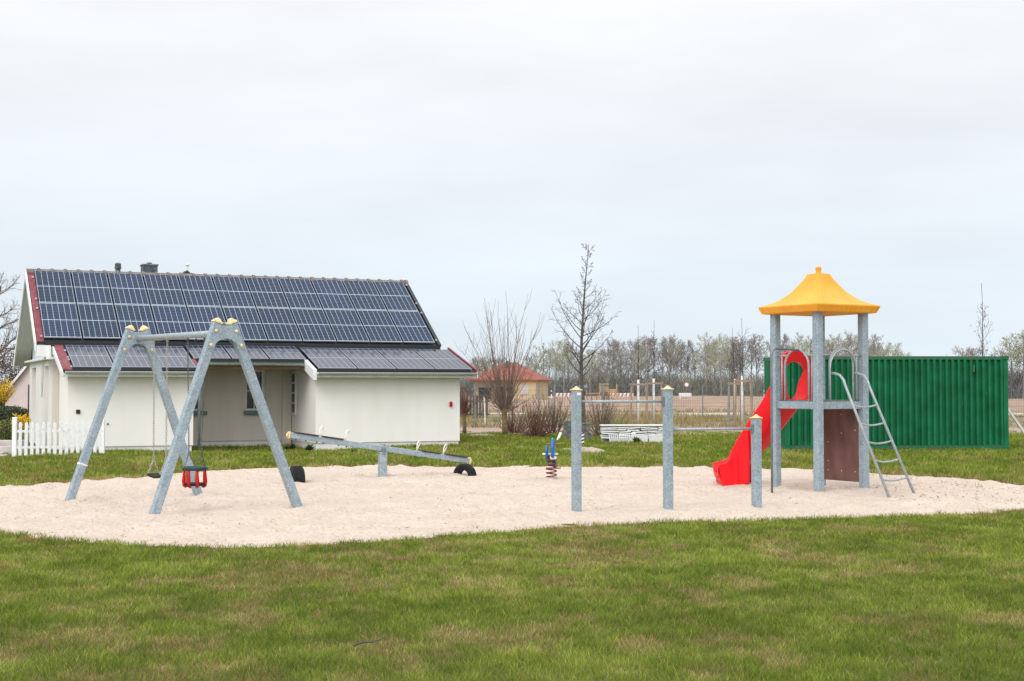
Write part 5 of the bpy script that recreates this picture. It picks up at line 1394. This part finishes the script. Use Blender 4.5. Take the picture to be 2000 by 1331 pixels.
# planting at the left edge
def bush(name, label, cat, px, py, Y, rx, ry, rz_, n, s, m, seed, lump=.0, zc=None):
    g = at(px, py, Y); t = thing(name, label, cat, (g.x, Y, 0)); zc_ = g.z if zc is None else zc
    def fn_(r_):
        while True:
            q = V((r_.uniform(-1, 1), r_.uniform(-1, 1), r_.uniform(-1, 1)))
            if q.length < 1 and q.length > .35: break
        k = 1 + lump * math.sin(q.x * 7 + seed) * math.cos(q.z * 6) + lump * 1.5 * r_.random() ** 3 * (1 if q.z > 0 else .3)
        return V((q.x * rx * k, q.y * ry * k, zc_ + q.z * rz_ * k))
    leafcloud(seed, n, fn_, s).build('foliage', m, t)
    b = MB(); rnd_ = random.Random(seed)
    for i in range(14):
        a = rnd_.uniform(0, 6.28); b.tube([(0, 0, -.05), (math.cos(a) * rx * .3, math.sin(a) * ry * .3, zc_ * .6), (math.cos(a) * rx * .7, math.sin(a) * ry * .7, zc_ + rz_ * rnd_.uniform(0, .6))], [.02, .014, .006], 4, caps=False)
    b.build('stems', M['twig'], t)
    return t
def spray(label, px, py, Y, hh, wdt, nst, seed):
    g = at(px, py, Y); t = thing('forsythia', label, 'shrub', (g.x, Y, 0)); rnd_ = random.Random(seed); b, c = MB(), MB()
    for i in range(nst):
        a = rnd_.uniform(0, 6.28); q = rnd_.uniform(.2, 1); p = V((math.cos(a) * .05, math.sin(a) * .05, g.z - hh * .5)); d_ = V((math.cos(a) * q * wdt, math.sin(a) * q * wdt, hh * rnd_.uniform(.6, 1.15)))
        pts = [p + d_ * u + V((0, 0, -q * .12 * u * u)) for u in (0, .25, .5, .75, 1)]
        b.tube(pts, [.007, .006, .005, .004, .003], 3, caps=False)
        for k in range(34):
            u = rnd_.uniform(.18, 1.0); i0 = min(int(u * 4), 3); o_ = pts[i0].lerp(pts[i0 + 1], u * 4 - i0) + V((rnd_.gauss(0, .022), rnd_.gauss(0, .022), rnd_.gauss(0, .022)))
            v1 = V((rnd_.gauss(0, 1), rnd_.gauss(0, 1), rnd_.gauss(0, 1))).normalized(); v2 = v1.orthogonal().normalized(); l = rnd_.uniform(.014, .030)
            c.add([o_ - v1 * l, o_ + v2 * l * .6, o_ + v1 * l, o_ - v2 * l * .6], [(0, 1, 2, 3)])
    b.tube([(0, 0, -.05), (0, 0, g.z - hh * .5)], .03, 6); b.build('stems', M['twig'], t); c.build('blossom', M['leaf_y'], t)
spray('bright yellow flowering forsythia at the left edge in front of the pink house', 3, 768, 46, .85, .42, 95, 3)
spray('small yellow flowering shrub between the dark hedge and the picket fence', 42, 824, 38, .42, .22, 40, 4)
bush('clipped_hedge', 'dark clipped hedge below the forsythia at the left edge', 'hedge', 18, 812, 43, .62, .5, .30, 5200, .05, M['leaf_h'], 5, .05)
bush('low_shrub', 'green shrub in the bed left of the picket fence', 'shrub', 12, 843, 38, .42, .4, .30, 2600, .05, M['leaf_g'], 6, .2)
hb = MB()
rndh = random.Random(9)
bush('bare_hedge', 'brown leafless hedge under the big bare tree at the left edge', 'hedge', 0, 735, 66, 1.5, .8, 1.25, 6500, .09, M['leaf_dead'], 7, .2)
st_ = thing('garden_steps', 'pale concrete garden steps beside the left end of the picket fence', 'steps', (at(4, 885, 35).x, 34.4, 0))
for k in range(3):
    b = MB(); b.bb((-1.2, k * .38, -.05), (.22 + k * .1, k * .38 + .36, .06 + k * .13)); b.build('step', M['concrete'], st_, bevel=.01)
pv = grid_obj('garden_path', np.linspace(-15.5, -11.9, 14), np.linspace(30.5, 34.3, 14), lambda X, Y: np.where(X < -11.95 - .55 * np.abs(Y - 33.0) ** 1.2 * (Y < 33), .016, -.05) + 0 * X, M['path'])

# ------------------------------------------------------------------ things left on the lawn
ps = thing('plank_stack', 'stack of white painted planks lying on the grass beyond the middle post', 'plank stack', (at(1235, 866, 41.6).x, 41.6, 0), R(2))
rnd = random.Random(3)
b = MB()
for k in range(6):
    z = .17 + k * .056; x = -.93
    while x < .90:
        w_ = rnd.uniform(.2, .65); x2 = min(x + w_, .93)
        b.box(((x + x2) / 2, rnd.uniform(-.06, .03), z + rnd.uniform(-.008, .008)), (x2 - x - rnd.uniform(.01, .05), .42, .032), Matrix.Rotation(rnd.uniform(-.09, .09), 3, 'Y') @ Matrix.Rotation(rnd.uniform(-.09, .09), 3, 'Z')); x = x2
b.build('planks', M['plank'], ps)
b = MB(); b.box((0, .09, .26), (1.76, .26, .44)); b.build('stack_core', M['plank_shade'], ps)  # filler block, grey painted as the shade between the planks
b = MB(); b.box((0, -.0, .525), (1.88, .46, .03)); b.build('top_board', M['plank'], ps)
b = MB()
for k in range(11): b.box((-.68 + k * .058, -.23, .13), (.035, .03, .30), Matrix.Rotation(-.15 + .02 * rnd.random(), 3, 'Y'))
b.build('upright_slats', M['plank'], ps)
for (x, w_, a) in ((.17, .5, .10), (.68, .46, -.06)):
    b = MB(); b.box((x, -.27, .12), (w_, .025, .30), Matrix.Rotation(a, 3, 'Y') @ Matrix.Rotation(.15, 3, 'X')); b.build('leaning_board', M['plank'], ps)
sp2 = thing('slab_pile', 'pile of grey stone slabs stacked on the grass behind the left post', 'stone pile', (at(1112, 858, 43.5).x, 43.5, 0))
b = MB()
for k in range(15): b.box((rnd.uniform(-.05, .05), 0, .02 + k * .042), (.36 + rnd.uniform(-.05, .05), .40, .034), Matrix.Rotation(rnd.uniform(-.06, .06), 3, 'Z'))
b.build('slabs', M['stone'], sp2)
b = MB()
for k in range(13): b.box((.50 + rnd.uniform(-.05, .05), .05, .02 + k * .042), (.30 + rnd.uniform(-.05, .05), .40, .034), Matrix.Rotation(rnd.uniform(-.06, .06), 3, 'Z'))
b.build('slabs', M['stone'], sp2)
lbd = MB(); lbd.beam((0, 0, 0), (.12, .1, .27), .09, .03); t = lbd.build('leaning_plank', M['plank'], None); t.location = (at(1088, 858, 43).x, 43, 0); tag(t, 'short white plank leaning against the grey slab pile', 'plank')
# striped marker post
mk = thing('marker_post', 'short white marker post with black diagonal stripes behind the left post', 'marker post', (at(1137, 873, 39.2).x, 39.2, 0))
b = MB(); b.box((0, 0, .19), (.11, .03, .40)); b.build('board', M['sign_white'], mk)
b = MB()
for k in range(4): b.prism([(-.054, .04 + k * .095), (.054, .075 + k * .095), (.054, .115 + k * .095), (-.054, .08 + k * .095)], (0, -.018, 0), (1, 0, 0), (0, 0, 1), (0, 1, 0), .004)
b.build('stripes', M['flash'], mk)
# earth mounds
def mound(px, py, rx, ry, hh, label, seed, m='dirt_mound', name='earth_mound'):
    g = gp(px, py); n = 26
    xs_ = np.linspace(-rx, rx, n); ys_ = np.linspace(-ry, ry, n); X, Y = np.meshgrid(xs_, ys_)
    rr = (X / rx) ** 2 + (Y / ry) ** 2
    Z = hh * np.clip(1 - rr, 0, 1) * (.5 + fbm(X * 6 + seed, Y * 6, seed, 4)) - .02
    vs = np.stack([X.ravel(), Y.ravel(), Z.ravel()], 1); i = (np.arange(n - 1)[:, None] * n + np.arange(n - 1)[None, :]).ravel()
    f_ = np.stack([i, i + 1, i + n + 1, i + n], 1)
    o = np_mesh(name, vs, f_.ravel(), np.full(len(f_), 4), M[m], smooth=True); o.location = (g.x, g.y, 0); tag(o, label, 'mound'); return o
mound(1150, 884, .55, .9, .14, 'pale earth mound on the grass behind the bars', 3)
mound(1108, 882, .28, .5, .10, 'small pale earth heap behind the left bar post', 5)
mound(940, 853, .8, 1.4, .09, 'pale sand patch heaped on the grass right of the white wall', 7)
# weeds
def weed(px, py, s, label, seed, n=90):
    g = gp(px, py); t = thing('weed', label, 'plant', (g.x, g.y, 0)); rnd_ = random.Random(seed); b = MB()
    for i in range(n):
        a = rnd_.uniform(0, 6.28); l = s * rnd_.uniform(.4, 1); el_ = rnd_.uniform(.3, 1.3); d_ = V((math.cos(a) * math.cos(el_), math.sin(a) * math.cos(el_), math.sin(el_))); w_ = V((-math.sin(a), math.cos(a), 0)) * l * .14
        p0 = d_ * l * .3; b.add([V((0, 0, 0)) + p0 * .2, p0 * 1.6 + w_, d_ * l - V((0, 0, l * .15)), p0 * 1.6 - w_], [(0, 1, 2, 3)])
    b.build('leaves', M['leaf_dark'], t); c = MB()
    for i in range(6):
        a = i * 1.05; c.tube([(0, 0, -.02), (math.cos(a) * s * .2, math.sin(a) * s * .2, s * .5)], [.006, .004], 4)
    c.build('stems', M['leaf_g'], t)
for (px, py, s, lb_) in ((571, 877, .20, 'dark green weed in the right corner of the porch recess'), (604, 880, .24, 'dark green leafy weed against the left corner of the right white wall'), (560, 878, .14, 'small dark weed on the porch side of the recess corner'), (812, 876, .15, 'small green weed at the foot of the right white wall'), (1243, 868, .30, 'broad leafed green plant in front of the white plank stack'), (690, 885, .15, 'low weed in front of the white wall left of the seesaw post'), (1460, 888, .18, 'weed in the grass left of the red slide')):
    weed(px, py, s, lb_, px)
# branch and straw on the lawn
b = MB(); g = gp(718, 1271); b.tube([(-.09, 0, .03), (-.03, .01, .05), (.04, -.01, .055), (.10, .02, .075)], [.008, .007, .005, .003], 6); t = b.build('fallen_twig', M['bark'], None); t.location = (g.x, g.y, 0); tag(t, 'short dark fallen twig lying on the front lawn', 'twig')
# dead leaves and clods lying on the sand
rnd = random.Random(17); b = MB()
for i in range(1100):
    if i % 2: x, y = rnd.uniform(5.5, 9.0), rnd.uniform(19.2, 23.5)
    else: x, y = rnd.uniform(-8, 9), rnd.uniform(15, 28.5)
    if float(sdf(np.array([x]), np.array([y]))[0]) < .1: continue
    a = rnd.uniform(0, 6.28); l = rnd.uniform(.008, .035); w_ = l * rnd.uniform(.2, .6); z = .035
    d_ = V((math.cos(a), math.sin(a), 0)); n_ = V((-d_.y, d_.x, 0)); p = V((x, y, z))
    b.add([p - d_ * l, p + n_ * w_ + V((0, 0, .008)), p + d_ * l + V((0, 0, .012)), p - n_ * w_ + V((0, 0, .004))], [(0, 1, 2, 3)])
o = b.build('leaf_litter', M['leaf_dead'], None); o['kind'] = 'stuff'; o['label'] = 'scattered dead leaves and bits of bark lying on the sand'; o['category'] = 'leaf litter'

# ------------------------------------------------------------------ far playground, signs, barriers
fp = thing('far_play_frame', 'distant timber play frame with orange and blue panels at the field edge', 'play frame', (at(1175, 776, 150).x, 150, 0))
b = MB()
for x in (-1.6, -.2, .7, 1.6): b.box((x, 0, 1.0), (.12, .12, 2.0))
b.box((-.9, 0, 1.0), (1.4, .1, .1)); b.box((1.15, 0, .8), (.9, .1, .1)); b.build('frame', M['equip_y'], fp)
b = MB(); b.bb((-.15, -.1, 1.15), (.65, 0, 1.9)); b.bb((.75, -.1, 1.0), (1.5, 0, 1.45)); b.build('orange_panel', M['equip_y'], fp)
b = MB(); b.prism([(-2.6, 1.6), (-1.4, 1.6), (-2.0, 2.0)], (0, -.1, 0), (1, 0, 0), (0, 0, 1), (0, 1, 0), .8); b.build('blue_roof', M['equip_b'], fp)
b = MB(); b.box((.25, -.15, 1.98), (.95, .5, .06)); b.build('top_board', M['offwhite'], fp)
def barrier(px, wd, label, Y=170):
    t = thing('road_barrier', label, 'barrier', (at(px, 776, Y).x, Y, 0))
    b = MB(); b.box((0, 0, .75), (wd, .06, .40)); b.build('board', M['sign_white'], t)
    b = MB(); n = int(wd / .45)
    for k in range(n): b.prism([(-wd / 2 + k * .45, .56), (-wd / 2 + k * .45 + .2, .56), (-wd / 2 + k * .45 + .32, .94), (-wd / 2 + k * .45 + .12, .94)], (0, -.034, 0), (1, 0, 0), (0, 0, 1), (0, 1, 0), .006)
    b.build('stripes', M['sign_red'], t); b = MB(); b.box((-wd / 2 + .2, .05, .25), (.08, .08, .5)); b.box((wd / 2 - .2, .05, .25), (.08, .08, .5)); b.build('feet', M['stone'], t)
barrier(1103, 2.6, 'red and white striped road barrier just left of the left bar post')
barrier(1214, 2.8, 'long red and white road barrier between the left post and the young trees')
wbx = MB(); wbx.box((0, 0, .74), (1.45, .6, .42)); wbx.box((-.6, 0, .27), (.1, .5, .56)); wbx.box((.6, 0, .27), (.1, .5, .56)); t = wbx.build('white_trough', M['sign_white'], None, bevel=.02); t.location = (at(1338, 780, 170).x, 170, 0); tag(t, 'white trough standing at the far edge of the bare field', 'trough')
rs = thing('round_sign', 'small round red rimmed road sign above the white trough', 'road sign', (at(1341, 776, 172).x, 172, 0))
b = MB(); b.tube([(0, 0, 0), (0, 0, 1.95)], .04, 6); b.build('pole', M['fence_post'], rs)
rotx = Matrix.Rotation(R(90), 3, 'X')
b = MB(); b.lathe([(0, 0), (.33, 0), (.33, .03), (0, .03)], 20, (0, 0, 1.95), rotx); b.build('disc', M['sign_red'], rs); b = MB(); b.lathe([(0, 0), (.22, 0), (.22, .02), (0, .02)], 20, (0, -.04, 1.95), rotx); b.build('disc_face', M['sign_white'], rs)
for px, lb_ in ((1077, 'thin white marker post at the field edge right of the bungalow'), (1493, 'thin white and green marker post at the field edge left of the slide')):
    t = thing('edge_marker', lb_, 'marker post', (at(px, 775, 165).x, 165, 0)); b = MB(); b.box((0, 0, .65), (.14, .1, 1.3)); b.build('post', M['sign_white'], t); b = MB(); b.box((0, -.055, 1.0), (.15, .01, .25)); b.build('band', M['dark_green'], t)
# white props leaning by the container and the willows
for (px, py, dx, h_, Y, lb_) in ((948, 812, -.05, 1.25, 56.5, 'white stake with peeling paint left of the willow'), (978, 812, .12, 1.0, 56.7, 'leaning white stake right behind the willow trunk')):
    b = MB(); b.beam((0, 0, -.05), (dx, 0, h_), .05, .05, up=(0, 1, 0)); t = b.build('white_stake', M['whitewash'], None); t.location = (at(px, py, Y).x, Y, 0); tag(t, lb_, 'stake')
b = MB(); b.beam((0, 0, 0), (-1.0, 0, 1.45), .06, .06, up=(0, 1, 0)); t = b.build('white_brace', M['white_paint'], None); t.location = (at(2012, 830, 38).x, 38, 0); t.location.z = .2; tag(t, 'slanting white pole at the right edge beside the container', 'pole')
